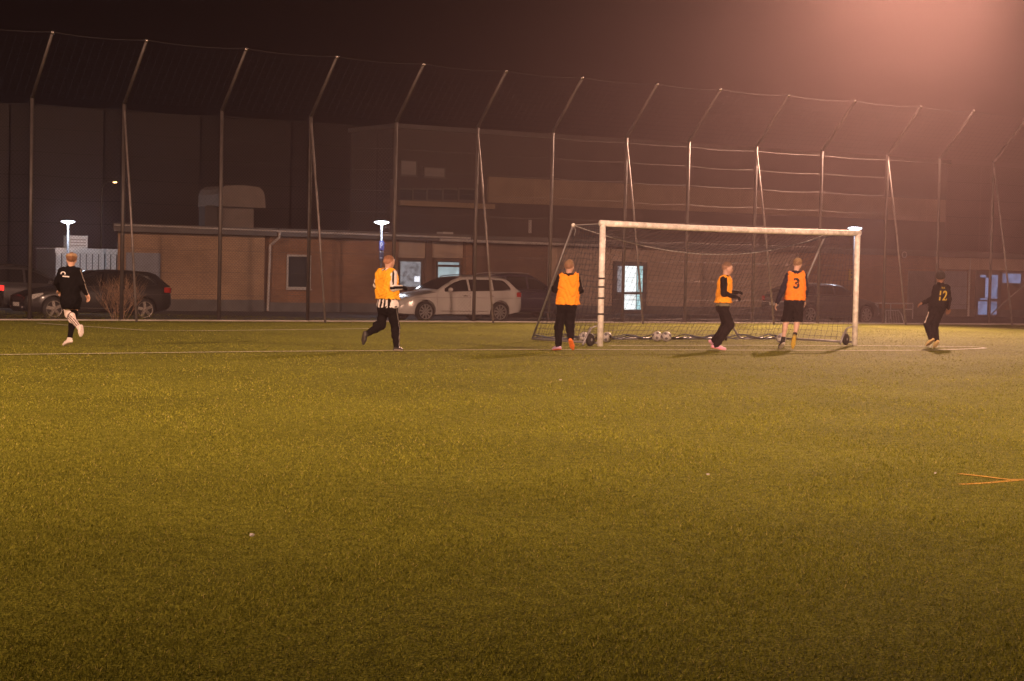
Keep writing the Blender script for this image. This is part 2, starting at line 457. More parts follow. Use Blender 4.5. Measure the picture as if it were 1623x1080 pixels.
M_frame = mat('window_frame_paint', (0.33,0.30,0.27), 0.6, var=0.15, vscale=5)
M_dframe = mat('dark_frame', (0.07,0.06,0.055), 0.5)
M_bluedoor = mat('blue_grey_door', (0.17,0.19,0.23), 0.6, var=0.15, vscale=3)
M_pane = mat('window_pane', (0.03,0.035,0.04), 0.08, spec=0.7)
def lit(name, col, st, scale=6.0, low=.25):
    m = bpy.data.materials.new(name); m.use_nodes = True; nt = m.node_tree; b = nt.nodes['Principled BSDF']
    b.inputs['Base Color'].default_value = (0.05,0.06,0.07,1); b.inputs['Roughness'].default_value = 0.15
    tc = nt.nodes.new('ShaderNodeTexCoord'); n = nt.nodes.new('ShaderNodeTexNoise'); n.inputs['Scale'].default_value = scale; n.inputs['Detail'].default_value = 3
    nt.links.new(tc.outputs['Object'], n.inputs['Vector'])
    r = nt.nodes.new('ShaderNodeValToRGB'); nt.links.new(n.outputs['Fac'], r.inputs[0])
    r.color_ramp.elements[0].position = 0.3; r.color_ramp.elements[0].color = (*[c*low for c in col], 1)
    r.color_ramp.elements[1].position = 0.6; r.color_ramp.elements[1].color = (*col, 1)
    nt.links.new(r.outputs[0], b.inputs['Emission Color']); b.inputs['Emission Strength'].default_value = st
    MATS[name] = m; return m
M_litdoor = lit('lit_door_glass', (0.88,0.95,0.95), 1.7, 1.5, .75)
M_litcyan = lit('lit_side_glass', (0.45,0.80,0.85), 1.15, 3, .6)
M_litgrey = lit('lit_room_glass', (0.52,0.52,0.56), 0.55, 5, .2)
M_litblue = lit('lit_blue_glass', (0.26,0.36,0.66), 0.6, 2, .5)
M_litteal = lit('lit_teal_glass', (0.52,0.68,0.72), 0.8, 2, .5)
M_sign_lit = mat('lit_notice', (0.7,0.7,0.7), 0.5, emit=(0.8,0.88,1.0), estr=1.3)

sA, sAe = bs(186), bs(419)
bld = empty('school_building', W(bs(800), BN, LOT), TH)
tag(bld, 'long low brick building with dark set-back upper storey beyond the car park', 'building')
B0 = bs(800)
def bb(name, s0, s1, n0, n1, z0, z1, m, parent=None):    # n measured from the front wall plane, z from pitch level
    return box(name, s0-B0, s1-B0, n0, n1, z0-LOT, z1-LOT, m, parent or bld)
EAVE = 2.62
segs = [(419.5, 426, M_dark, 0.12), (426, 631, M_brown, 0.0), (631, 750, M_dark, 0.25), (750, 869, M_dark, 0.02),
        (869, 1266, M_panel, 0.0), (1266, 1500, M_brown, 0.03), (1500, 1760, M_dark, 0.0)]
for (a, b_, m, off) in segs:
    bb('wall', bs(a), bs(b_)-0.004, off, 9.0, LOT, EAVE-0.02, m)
    bb('plinth', bs(a)+0.01, bs(b_)-0.014, off-0.035, off+0.2, LOT, LOT+0.34, M_plinth)
bb('roof', bs(419)+0.35, bs(1765), -0.35, 9.2, EAVE, EAVE+0.16, M_roof)
bb('fascia', bs(419)+0.36, bs(735), -0.40, -0.352, EAVE-0.06, EAVE+0.22, M_fascia)
bb('fascia', bs(735)+0.01, bs(1766), -0.40, -0.352, EAVE-0.1, EAVE+0.18, M_fascia)
MB().tube([(bs(430)-B0, -0.46, EAVE+0.12-LOT), (bs(735)-B0, -0.46, EAVE+0.08-LOT)], 0.04, 8).build('gutter', M_gutter, bld)
MB().tube([(bs(686)-B0, -0.53, EAVE-0.02-LOT), (bs(945)-B0, -0.53, EAVE-0.06-LOT)], 0.055, 8).build('gutter', M_gutter, bld)
bb('roof_box', bs(695), bs(711), -0.3, 0.2, EAVE+0.165, EAVE+0.30, M_gutter)
for x in (868, 1535):
    MB().tube([(bs(x)-B0, -0.07, 0.02), (bs(x)-B0, -0.07, EAVE-LOT-0.1)], 0.045, 8).build('downpipe', M_gutter, bld)
# pilasters of the panelled wall and panel joints
for px in (882, 940, 968, 1030, 1112, 1192, 1262):
    bb('pilaster', bs(px)-0.05, bs(px)+0.05, -0.05, -0.002, LOT+0.345, EAVE-0.022, M_panel)
def window(x0, x1, y0, y1, pane, off=0.0, frame=M_frame, c=BC, mull=(), depth=0.0, fw=0.07):
    s0, s1 = bs(x0, (y0+y1)/2, c), bs(x1, (y0+y1)/2, c); xm = (x0+x1)/2
    z1, z0 = bz(xm, y0, c), bz(xm, y1, c); n0 = nc(c)-BN+off
    w = MB()
    w.box(s0-B0-fw, s0-B0, n0-.05, n0+.06, z0-fw-LOT, z1+fw-LOT).box(s1-B0, s1-B0+fw, n0-.05, n0+.06, z0-fw-LOT, z1+fw-LOT)
    w.box(s0-B0, s1-B0, n0-.048, n0+.06, z1-LOT, z1+fw-LOT).box(s0-B0, s1-B0, n0-.048, n0+.06, z0-fw-LOT, z0-LOT)
    for t in mull:
        xx = s0 + (s1-s0)*t
        w.box(xx-B0-.03, xx-B0+.03, n0-.045, n0-.012, z0-LOT, z1-LOT)
    o = w.build('window', frame, bld)
    MB().box(s0-B0+.001, s1-B0-.001, n0-.02, n0-.006, z0-LOT+.001, z1-LOT-.001).build('pane', pane, o)
    MB().box(s0-B0-fw-.04, s1-B0+fw+.04, n0-.10, n0-.052, z0-fw-LOT-.05, z0-fw-LOT-.003).build('sill', frame, o)
    return o
window(456, 489, 407, 455, M_pane, -0.02)
window(638, 671, 415, 455, M_litgrey, 0.23, M_dframe)
window(698, 732, 423, 446, M_litteal, 0.23, M_dframe)
window(698, 732, 416, 420, M_litteal, 0.23, M_dframe, fw=0.04)
window(1587, 1617, 434, 449, M_litblue, -0.02, M_dframe)
bb('notice', bs(661), bs(669), 0.175, 0.19, bz(665, 447), bz(665, 438), M_sign_lit)
bb('lintel', bs(634), bs(676), 0.15, 0.248, bz(655, 409), EAVE-0.03, M_panel)
bb('lintel', bs(686), bs(736), 0.15, 0.248, bz(710, 409), EAVE-0.03, M_panel)
bb('lintel', bs(1488), bs(1760), -0.10, -0.005, bz(1560, 428), EAVE-0.105, M_panel)
bb('column', bs(676)+.02, bs(686)-.02, 0.05, 0.247, LOT, EAVE-0.03, M_dark)
bb('column', bs(738), bs(748), 0.0, 0.247, LOT, EAVE-0.03, M_brown)
bb('shutter_door', bs(1440), bs(1486), -0.03, 0.028, LOT+.02, bz(1463, 430), M_plinth)
bb('shutter_door', bs(1496)+.05, bs(1532), -0.06, -0.003, LOT+.345, bz(1515, 430), M_bluedoor)
# glazed double door, lit inside
def door(x0, x1, ytop, frame, panes, off=-0.02):
    s0, s1 = bs(x0), bs(x1); zt = bz((x0+x1)/2, ytop)
    d = MB().box(s0-B0, s1-B0, off-.05, off+.015, 0.0, zt-LOT).build('door', frame, bld)
    for (a, b_, ya, yb, m) in panes:
        sa, sb = bs(a), bs(b_); za, zb = bz((a+b_)/2, yb), bz((a+b_)/2, ya)
        MB().box(sa-B0, sb-B0, off-.065, off-.053, za-LOT, zb-LOT).build('pane', m, d)
    hs = bs((x0+x1)/2 + 12)
    MB().tube([(hs-B0, off-.10, 0.95), (hs-B0, off-.10, 1.35)], 0.02, 6).build('handle', M_chrome, d)
    return d
door(971, 1024, 415, M_dframe, [(977,984,422,463,M_litgrey),(989,1007,422,463,M_litdoor),(1008.5,1017,422,463,M_litcyan),
     (989,1007,467,491,M_litdoor),(1008.5,1016.5,467,491,M_litcyan)])
door(1546, 1586, 430, M_dframe, [(1552,1561,436,440,M_litblue),(1560.6,1565,440.5,472,M_litblue),(1553,1564,473,475.5,M_litblue),(1568.5,1580,436,474,M_litblue),
     (1550,1564,478,499,M_litblue),(1568.5,1579.5,478,499,M_litblue)])
# upper storey, set back
M_upanel_shaded = mat('upper_panel_shaded', (0.20,0.145,0.095), 0.85, var=0.2, vscale=1.2)  # beige panel again, with the floodlights' upper cutoff darkened into the colour
UC = 88.0; UN = nc(UC) - BN
def us(px, py=310): return bs(px, py, UC)
def uz(px, py): return bz(px, py, UC)
M_clad = mat('dark_cladding', (0.04,0.03,0.025), 0.85, var=0.2, vscale=1)
zb0, zb1 = uz(1000, 331), uz(1000, 292)
bb('upper_wall', us(622), us(1500), UN, UN+4, EAVE+0.165, zb1+1.9, M_clad)
bb('upper_band', us(772), us(1497), UN-0.12, UN-0.003, zb0, zb1, M_upanel_shaded)
bb('ledge', us(626), us(776), UN-0.5, UN-0.003, uz(700, 329), uz(700, 321), M_upanel_shaded)
bb('upper_column', us(621)-.25, us(629), UN-0.3, UN-0.002, EAVE+.17, uz(625, 285), M_clad)
for x0, x1 in ((632,652),(654,674),(677,699),(702,724),(727,752)):
    window(x0, x1, 301, 317, M_pane, -0.03, M_dframe, UC)
for x0, x1, y0, y1 in ((635,659,256,277),(672,704,267,280)):
    window(x0, x1, y0, y1, mat('curtained_pane', (0.17,0.15,0.14), 0.4, var=0.1), -0.03, M_dframe, UC, fw=0.04)
bb('upper_post', us(836), us(839), UN-0.25, UN-.13, uz(837,370), uz(837,349), M_gutter)
bb('upper_parapet', us(620), us(1502), UN-0.2, UN+4.2, zb1+1.905, zb1+2.1, M_fascia)

# beige garage annex on the left
ann = empty('garage_annex', W(sA, BN, LOT), TH)
tag(ann, 'beige brick garage annex with blue-grey door and flat roof beside the container', 'building')
def ab(name, s0, s1, n0, n1, z0, z1, m, parent=None): return box(name, s0-sA, s1-sA, n0, n1, z0-LOT, z1-LOT, m, parent or ann)
def skew(name, s0, s1, n0, n1, z0, z1, m):      # the end wall of the annex runs back at an angle
    k_ = .47; q = MB()
    q.add([(s0-sA, n0, z0-LOT), (s1-sA, n0, z0-LOT), (s1-sA, n1, z0-LOT), (s0-sA+(n1-n0)*k_, n1, z0-LOT), (s0-sA, n0, z1-LOT), (s1-sA, n0, z1-LOT), (s1-sA, n1, z1-LOT), (s0-sA+(n1-n0)*k_, n1, z1-LOT)],
          [(0,3,2,1),(4,5,6,7),(0,1,5,4),(1,2,6,5),(2,3,7,6),(3,0,4,7)])
    return q.build(name, m, ann)
skew('wall', sA, sAe, 0.0, 7, LOT, EAVE-0.02, M_beige)
ab('plinth', sA+.01, sAe-.01, -.035, .2, LOT, LOT+.42, M_plinth)
skew('roof', sA-.3, sAe+.3, -.35, 7.2, EAVE+.005, EAVE+.16, M_roof)
ab('fascia', sA-.31, sAe+.31, -.40, -.352, EAVE-.06, EAVE+.22, M_fascia)
MB().tube([(-.3, -.46, EAVE+.16-LOT), (sAe-sA+.3, -.46, EAVE+.13-LOT)], .035, 8).build('gutter', M_gutter, ann)
dd = ab('garage_door', bs(199), bs(253), -.06, -.002, LOT+.03, bz(226, 401), M_bluedoor)
for k in range(1, 5):
    zz = LOT + .03 + (bz(226, 401)-LOT)*k/5
    ab('door_rib', bs(199)+.02, bs(253)-.02, -.075, -.061, zz-.02, zz+.02, M_bluedoor, dd)
e1 = sAe - sA
MB().tube([(e1+.38, -.46, EAVE+.1-LOT), (e1+.36, -.45, EAVE-.12-LOT), (e1+.16, -.12, EAVE-.4-LOT), (e1+.12, -.09, 0.03)], .05, 8).build('downpipe', M_gutter, ann)

# roof ventilator
VC = 81.0
vs0, vs1 = bs(353, 345, VC), bs(402, 345, VC); vz1 = bz(378, 329, VC)
vent = empty('roof_ventilator', W((vs0+vs1)/2, nc(VC), EAVE+.16), TH)
tag(vent, 'boxy roof ventilator with a wide rounded hood on the flat annex roof', 'ventilator')
hw = (vs1-vs0)/2; M_vent = mat('vent_metal', (0.13,0.10,0.08), 0.6, 0.2, var=0.2, vscale=3)
box('housing', -hw, hw, -.0, 1.3, 0, vz1-EAVE-.16, M_vent, vent)
box('housing_rib', -hw-.02, hw+.02, -.02, 1.32, .55, .6, M_vent, vent)
hz = vz1-EAVE-.155; hw2 = (bs(415, 310, VC)-bs(341, 310, VC))/2; ht = bz(378, 297, VC)-vz1
q = MB(); prof = []
for k in range(9):
    a = math.pi*k/8; prof.append((hw2*(-math.copysign(abs(math.cos(a))**.35, math.cos(a))), ht*math.sin(a)**.7 if 0<k<8 else 0.0))
prof = [(-hw2, -.06)] + prof + [(hw2, -.06)]
n = len(prof)
q.add([(x, -.35, hz+.06+z) for x, z in prof] + [(x, 1.65, hz+.06+z) for x, z in prof],
      [tuple(range(n)), tuple(range(n, 2*n))[::-1]] + [(i, i+n, (i+1)%n+n, (i+1)%n) for i in range(n)])
q.build('hood', M_vent, vent)
box('duct', -hw-.6, -hw-.05, .3, .9, 0.0, .9, M_roof, vent)

# white slatted container and the cabinet on it
KC = 90.0
k0, k1 = bs(88, 440, KC), bs(185, 440, KC); kz = bz(136, 394, KC)
cont = empty('slatted_container', W(k0, nc(KC), LOT), TH)
tag(cont, 'white slatted container standing left of the beige garage annex', 'container')
M_wslat = mat('white_slat', (0.72,0.72,0.72), 0.6, var=0.15, vscale=4)
KH = kz-LOT
box('body', 0, k1-k0, 0.06, 2.4, 0, KH-.05, mat('container_backing', (0.10,0.10,0.10), 0.8), cont)
box('top_rail', -.02, k1-k0+.02, -.03, .055, KH-.22, KH, M_wslat, cont)
ns = 10; sw = (k1-k0)/ns
sl = MB().box(0.0, sw*.78, 0, .05, .05, KH-.225).mesh('slat'); sl.materials.append(M_wslat)
for i in range(ns): link_mesh('slat', sl, None, cont, loc=(i*sw+.02, 0, 0))
box('corner_post', k1-k0+.03, k1-k0+.14, -.05, .06, 0, KH+.25, M_gutter, cont)
box('roof_sheet', -.03, k1-k0+.02, .06, 2.45, KH-.045, KH-.01, M_wslat, cont)
cab = empty('rooftop_cabinet', W((bs(112, 384, KC)+bs(142, 384, KC))/2, nc(KC)+.5, LOT+KH), TH)
tag(cab, 'small white cabinet with louvres on top of the slatted container', 'cabinet')
cw = (bs(142, 384, KC)-bs(112, 384, KC))/2; ch = bz(127, 375, KC)-kz
box('cabinet_body', -cw, cw, -.25, .35, -.012, ch, M_wslat, cab)
for k in range(3): box('louvre', -cw*.85, cw*.85, -.275, -.252, ch*(.2+.24*k), ch*(.28+.24*k), M_frame, cab)
box('cabinet_lid', -cw-.03, cw+.03, -.28, .38, ch+.002, ch+.03, M_wslat, cab)

# ================================================================== LAMPS
M_lampdisc = mat('lamp_glow', (0.9,0.9,0.9), 0.3, emit=(0.80,0.88,1.0), estr=9)
M_lamppole = mat('lamp_pole_paint', (0.14,0.145,0.16), 0.5, 0.2, var=0.1, vscale=6)
def post_lamp(px, py, c, label, watt=110):
    s, z = pl(px, py, c); P = W(s, nc(c), LOT); H = z - LOT
    t = empty('post_lamp', P, TH); tag(t, label, 'lamp post', 'disc topped lamp posts in the car park')
    MB().tube([(0,0,0),(0,0,H*.5),(0,0,H-.28)], [.05,.045,.04], 10).build('pole', M_lamppole, t, True)
    MB().lathe([(.001,H+.05),(.11,H+.055),(.23,H+.035),(.268,H+.012),(.264,H+.004)], 28).build('lamp_shade', M_lampdisc, t, True)
    MB().lathe([(.262,H+.003),(.22,H-.02),(.16,H-.045),(.09,H-.07),(.05,H-.085)], 28).build('diffuser', M_lampdisc, t, True)
    MB().lathe([(.049,H-.086),(.045,H-.14),(.041,H-.279)], 16).build('lamp_neck', mat('neck_white', (.35,.35,.38), .5), t, True)
    d = bpy.data.lights.new('lamp_light', 'POINT'); d.energy = watt; d.color = (0.78,0.87,1.0); d.shadow_soft_size = .15
    o = bpy.data.objects.new('lamp_light', d); COL.objects.link(o); o.parent = t; o.location = (0, -.38, H-.2)
    return t, H
post_lamp(108, 352, 86, 'lit disc topped lamp post in front of the white slatted container', 240)
tl, HL = post_lamp(605, 353, 72, 'lit disc topped lamp post carrying a blue parking sign')
post_lamp(1355, 362.5, 66, 'lit disc topped lamp post beside the dark hatchback')
# parking sign on the middle lamp post
sg = empty('parking_sign', tl.location + Vector((0, 0, 0)), TH)
tag(sg, 'blue parking sign and dark plate fixed to a lamp post', 'sign')
M_signb = mat('sign_blue', (0.03,0.04,0.16), 0.5, var=0.1); M_signw = mat('sign_white', (0.6,0.62,0.7), 0.6)
sz0 = pl(604, 397, 72)[1]-LOT; sz1 = pl(604, 382, 72)[1]-LOT
box('sign_panel', -.13, .07, -.085, -.06, sz0, sz1, M_signb, sg)
zm = sz0 + (sz1-sz0)*.22; zt_ = sz1 - .05
q = MB().box(-.085, -.06, -.09, -.0855, zm, zt_)
R_ = (zt_-zm)*.32; cz = zt_-R_
ring = []
for k in range(13):
    a = -math.pi/2 + math.pi*k/12; ring.append((math.cos(a), math.sin(a)))
v = []; f = []
for i, (cx_, sy_) in enumerate(ring):
    v += [(-.055+R_*cx_*.95, -.0895, cz+R_*sy_), (-.055+R_*.55*cx_, -.0895, cz+R_*.55*sy_)]
    if i: f.append((2*i-2, 2*i, 2*i+1, 2*i-1))
q.add(v, f); q.box(-.06, -.02, -.09, -.0856, zt_-R_*.45, zt_).box(-.06, -.02, -.09, -.0856, cz-R_, cz-R_*.55)
q.build('letter_p', M_signw, sg)
za, zb_ = pl(604, 413, 72)[1]-LOT, pl(604, 398.5, 72)[1]-LOT
box('lower_plate', -.12, .06, -.083, -.06, za, zb_, mat('plate_dark', (0.03,0.03,0.06), 0.6), sg)
box('plate_stripe', -.12, .06, -.088, -.0835, zb_-.03, zb_-.012, M_signw, sg)
box('plate_stripe', -.09, .0, -.088, -.0835, za+.08, za+.10, M_signw, sg)
# street light with an amber lamp far off
SC = 122.0; s, z = pl(177, 288, SC)
st = empty('street_light', W(s-.55, nc(SC), LOT), TH); tag(st, 'distant amber street light on a curved arm above the container', 'street light')
H = z-LOT
MB().tube([(0,0,0),(0,0,H*.6),(0,0,H-.5),(.06,-.05,H-.25),(.22,-.1,H-.06),(.5,-.2,H+.02)], [.07,.06,.05,.04,.035,.03], 10).build('pole', M_dframe, st, True)
MB().ball((.62,-.25,H+.02), (.22,.11,.06)).build('lamp_head', M_dframe, st, True)
MB().ball((.64,-.27,H-.045), (.12,.10,.05)).build('lens', mat('amber_lens', (0.9,0.6,0.3), 0.4, emit=(1.0,0.55,0.2), estr=7), st, True)
# bits on the walls behind the right goal post
ys = empty('yellow_sign', W(bs(1349, 436), BN-.06, 0), TH); tag(ys, 'small yellow notice board on the wall behind the goal post', 'sign')
zc = bz(1349, 436); yw = .16
box('board', -yw, yw, -.03, .05, zc-.24, zc+.24, mat('yellow_notice', (0.42,0.28,0.04), 0.6, var=.1), ys)
box('board_text', -yw+.05, yw-.05, -.036, -.031, zc+.04, zc+.14, M_plinth, ys); box('board_text', -yw+.05, yw-.05, -.036, -.031, zc-.14, zc-.06, M_plinth, ys)
rs_ = empty('round_sign', W(bs(1423, 404), BN-.42, 0), TH); tag(rs_, 'small round ring sign fixed under the eave above the parked cars', 'sign')
zc = bz(1423, 404)
MB().lathe([(.11,-.02),(.15,-.02),(.15,.015),(.11,.015),(.11,-.02)], 20, 'y', (0,0,zc)).build('ring', M_frame, rs_)
MB().lathe([(.001,-.01),(.112,-.01)], 20, 'y', (0,0,zc)).build('sign_face', M_plinth, rs_)
#PART4
# ================================================================== CARS
def interp(x, pts):
    xs = [p[0] for p in pts]; ys = [p[1] for p in pts]
    return float(np.interp(x, xs, ys))
def arch_cut(obj, cuts):
    tmp = []
    for (x, y, z, r, w) in cuts:
        q = MB(); seg = 28
        for yy in (-w/2, w/2):
            for j in range(seg): q.v.append((x + r*math.cos(2*math.pi*j/seg), y+yy, z + r*math.sin(2*math.pi*j/seg)))
        q.f.append(tuple(range(seg))); q.f.append(tuple(range(2*seg-1, seg-1, -1)))
        for j in range(seg): j2 = (j+1)%seg; q.f.append((j, j+seg, j2+seg, j2))
        me = q.mesh('cut'); bm = bmesh.new(); bm.from_mesh(me); bmesh.ops.recalc_face_normals(bm, faces=bm.faces); bm.to_mesh(me); bm.free()
        o = bpy.data.objects.new('cut', me); COL.objects.link(o); tmp.append(o)
        md = obj.modifiers.new('b', 'BOOLEAN'); md.operation = 'DIFFERENCE'; md.object = o; md.solver = 'EXACT'
    dg = bpy.context.evaluated_depsgraph_get()
    me = bpy.data.meshes.new_from_object(obj.evaluated_get(dg))
    obj.modifiers.clear(); obj.data = me
    for o in tmp:
        d = o.data; bpy.data.objects.remove(o); bpy.data.meshes.remove(d)
def make_car(label, paint, group, H=1.47, wb=2.8, hw=0.9, style='estate', spokes=10, rails=False, chrome=False, rim=None, cat='car', fov=0.93, rov=1.02):
    t = empty('parked_car'); tag(t, label, cat, group)
    k = wb/2.8
    fo, ro = fov*k, -(2.8+rov)*k
    rr = 0.325
    if style == 'estate':
        roofp = [(-.42,.965),(-.75,1.16),(-1.1,1.34),(-1.42,H-.035),(-1.9,H),(-2.5,H-.005),(-3.0,H-.035),(-3.22,H-.085),(-3.45,1.16),(-3.62,1.0)]
        belt = [(-.42,.95),(-1.5,.985),(-2.6,1.01),(-3.62,1.04)]
        gx0, gx1 = -.42, -3.62
        wins = [(-.72,-1.60),(-1.68,-2.50),(-2.58,-3.26)]
    else:
        roofp = [(-.40,1.01),(-.7,1.20),(-1.0,1.37),(-1.30,H-.04),(-1.8,H),(-2.4,H-.01),(-2.9,H-.06),(-3.15,H-.16),(-3.42,1.2),(-3.55,1.05)]
        belt = [(-.40,.99),(-1.5,1.03),(-2.6,1.06),(-3.55,1.1)]
        gx0, gx1 = -.40, -3.55
        wins = [(-.70,-1.52),(-1.60,-2.42),(-2.50,-3.06)]
    roofp = [(x*k, z) for x, z in roofp][::-1]; beltp = [(x*k, z) for x, z in belt][::-1]
    gx0 *= k; gx1 *= k; wins = [(a*k, b*k) for a, b in wins]
    topp = [(ro, .80), (ro+.06*k, .94), (ro+.2*k, 1.0), (gx1+.02, 1.03), (-2.6*k, 1.0), (-1.5*k, .975), (gx0, .955), (-.1*k, .91), (.35*k, .83), (.66*k, .74), (.84*k, .66), (fo, .52)]
    botp = [(ro, .42), (ro+.12*k, .30), (ro+.5*k, .22), (-2.0, .20), (0.2, .20), (.7*k, .22), (fo-.05, .26), (fo, .32)]
    plan = [(ro, .70), (ro+.08, .80), (ro+.3*k, .87), (-2.8*k, hw), (-1.4*k, hw), (-.1, hw), (.45*k, .87), (.72*k, .76), (.86*k, .62), (fo, .44)]
    xs = sorted(set([ro, ro+.03, ro+.08, ro+.16, ro+.3, fo, fo-.03, fo-.07, fo-.13, fo-.22, fo-.33] + list(np.linspace(ro+.4, fo-.45, 34))))
    vs = []; fs = []
    prof_n = None
    for x in xs:
        w = interp(x, plan); zt = interp(x, topp); zb = interp(x, botp); hgt = zt-zb
        pr = [(0, zb), (w*.80, zb), (w*.95, zb+.06*hgt), (w*.995, zb+.28*hgt), (w*1.0, zb+.52*hgt), (w*.985, zb+.74*hgt), (w*.965, zb+.90*hgt), (w*.92, zt-.02*hgt), (w*.72, zt+.012), (w*.36, zt+.03), (0, zt+.036)]
        full = pr + [(-a, b) for a, b in pr[-2:0:-1]]
        prof_n = len(full); vs += [(x, a, b) for a, b in full]
    n = prof_n
    for i in range(len(xs)-1):
        for j in range(n): j2 = (j+1)%n; fs.append((i*n+j, i*n+j2, (i+1)*n+j2, (i+1)*n+j))
    fs.append(tuple(range(n))[::-1]); fs.append(tuple((len(xs)-1)*n+j for j in range(n)))
    q = MB().add(vs, fs)
    body = q.build('body', paint, t)
    bm = bmesh.new(); bm.from_mesh(body.data); bmesh.ops.recalc_face_normals(bm, faces=bm.faces); bm.to_mesh(body.data); bm.free()
    arch_cut(body, [(0, hw-.06, rr+.01, rr+.055, .46), (0, -hw+.06, rr+.01, rr+.055, .46), (-wb, hw-.06, rr+.01, rr+.055, .46), (-wb, -hw+.06, rr+.01, rr+.055, .46)])
    body.data.polygons.foreach_set('use_smooth', [True]*len(body.data.polygons))
    try: body.data.set_sharp_from_angle(angle=math.radians(38))
    except Exception: pass
    # cabin
    def taper(x): return interp(x, [(gx1, .93), (gx1*.8, .985), (-1.6*k, 1.0), (gx0, .97)])
    def ys(x, z): 
        f = (z-.95)/(H-.95)
        return taper(x)*(hw*.955 - f*(.20) - .03*f*f)
    gx = sorted(set(list(np.linspace(gx1, gx0, 36))))
    vs = []; fs = []
    for x in gx:
        zt = max(interp(x, roofp), interp(x, beltp)+.004); zb = interp(x, beltp)-.05
        hgt = zt-zb
        e = min(.06, hgt*.4)
        pr = [(ys(x, zb), zb), (ys(x, zb+hgt*.4), zb+hgt*.4), (ys(x, zt-e), zt-e), (ys(x, zt-e*.3)-.02, zt-e*.3), (ys(x, zt)*.86, zt+.008), (ys(x, zt)*.45, zt+.02), (0, zt+.025)]
        full = pr + [(-a, b) for a, b in pr[-2::-1]]; n = len(full); vs += [(x, a, b) for a, b in full]
    for i in range(len(gx)-1):
        for j in range(n-1): fs.append((i*n+j, (i+1)*n+j, (i+1)*n+j+1, i*n+j+1))
    fs.append(tuple(range(n))); fs.append(tuple((len(gx)-1)*n+j for j in range(n))[::-1])
    cabin = MB().add(vs, fs).build('cabin', paint, t, True)
    for sgn in (1, -1):
        for wi, (a, b_) in enumerate(wins):
            v = []; f = []; m_ = 12
            for i in range(m_+1):
                x = a + (b_-a)*i/m_
                z0 = interp(x, beltp)+.02; z1 = min(interp(x, roofp)-.075, H-.095)
                if wi == 2: z1 = min(z1, z0 + (H-.10-z0)*max(0.02, 1-max(0, (i/m_-.45)/.55)**2.2*.92)); z0 = z0 + .05*max(0, i/m_-.5)
                if wi == 0: z1 = max(z0+.004, z1)
                for kk in range(4):
                    z = z0 + (z1-z0)*kk/3; v.append((x, sgn*(ys(x, z)+.009), z))
            for i in range(m_):
                for kk in range(3):
                    qd = (i*4+kk, (i+1)*4+kk, (i+1)*4+kk+1, i*4+kk+1); f.append(qd if sgn > 0 else qd[::-1])
            w_ = MB().add(v, f).build('side_window', M_glass, t, True)
        if chrome or True:
            mm = M_chrome if chrome else M_black
            pts = []
            for x in np.linspace(wins[0][0], wins[2][1]+.05, 16):
                pts.append((x, sgn*(ys(x, interp(x, beltp)+.012)+.012), interp(x, beltp)+.012))
            if chrome:
                for u in np.linspace(0, 1, 8):
                    x = wins[2][1]+.05+u*.75*k; x = min(x, wins[2][1]+.75*k); z0 = interp(x, beltp); z1 = H-.095
                    z = z0+.02+(z1-z0)*(1-(1-u)**2.2); pts.append((x, sgn*(ys(x, z)+.014), z))
            MB().tube(pts, .010 if chrome else .012, 5).build('window_trim', mm, t, True)
        pts = []
        if rails:
            for x in np.linspace(-1.35*k, -3.05*k, 10): pts.append((x, sgn*(ys(x, H)*.90), interp(x, roofp)+.045))
            MB().tube(pts, .016, 6).build('roof_rail', M_chrome if chrome else M_steel, t, True)
        # doors: gaps and handles
        for xx in (wins[0][1]-.04*k, wins[1][1]-.10*k, -.42*k):
            v = []
            for z in (.34, .55, .75, .93):
                w = interp(xx, plan)
                yy = w*interp(z, [(.2,.95),(.42,.995),(.6,1.0),(.78,.985),(.93,.955)])
                v += [(xx-.005, sgn*(yy+.0035), z), (xx+.005, sgn*(yy+.0035), z)]
            MB().add(v, [(2*i, 2*i+1, 2*i+3, 2*i+2) for i in range(3)]).build('door_gap', M_black, t)
        for xx in (wins[0][1]+.14*k, wins[1][1]+.05*k):
            w = interp(xx, plan)*.99
            MB().ball((xx, sgn*(w+.012), .845), (.10, .022, .016), 10, 6).build('door_handle', M_chrome, t, True)
        w = interp(-1.4, plan)
        MB().box(-2.3*k, -.55*k, sgn*(w+.004)-.006, sgn*(w+.004)+.006, .345, .36).build('sill_trim', M_chrome, t)
        # mirror
        mx = gx0-.42*k
        q = MB().ball((mx, sgn*(hw+.10), 1.04), (.075, .11, .07), 12, 8).tube([(mx-.02, sgn*(hw-.06), .985), (mx, sgn*(hw+.05), 1.01)], .02, 6)
        q.build('wing_mirror', paint, t, True)
        # lights
        q = MB(); v = []; f = []
        for i in range(7):
            x = fo-.10 - .42*k*i/6; w = interp(x, plan); zt = interp(x, topp)
            zc = zt-.10+.02*i/6; hh = .075*(1-(i/6)**2*.75)
            for kk in range(4):
                z = zc - hh + 2*hh*kk/3; v.append((x+.01, sgn*(w*.985+.012), z))
        for i in range(6):
            for kk in range(3): f.append((i*4+kk, (i+1)*4+kk, (i+1)*4+kk+1, i*4+kk+1))
        MB().add(v, f).build('headlight', M_lens, t, True)
        MB().ball((fo-.03, sgn*.52, .36), (.05, .10, .04), 10, 6).build('fog_light', M_lens, t, True)
        v = []; f = []
        for i in range(6):
            a = i/5; x = ro-.012+.30*k*max(0, (a-.4)/.6); y = interp(max(x, ro), plan)*.985+.010 if a > .4 else .50+.20*(a/.4)
            for kk in range(4): v.append((x, sgn*y, .80+.15*kk/3 + .03*a))
        for i in range(5):
            for kk in range(3): f.append((i*4+kk, (i+1)*4+kk, (i+1)*4+kk+1, i*4+kk+1))
        MB().add(v, f).build('taillight', M_red, t, True)
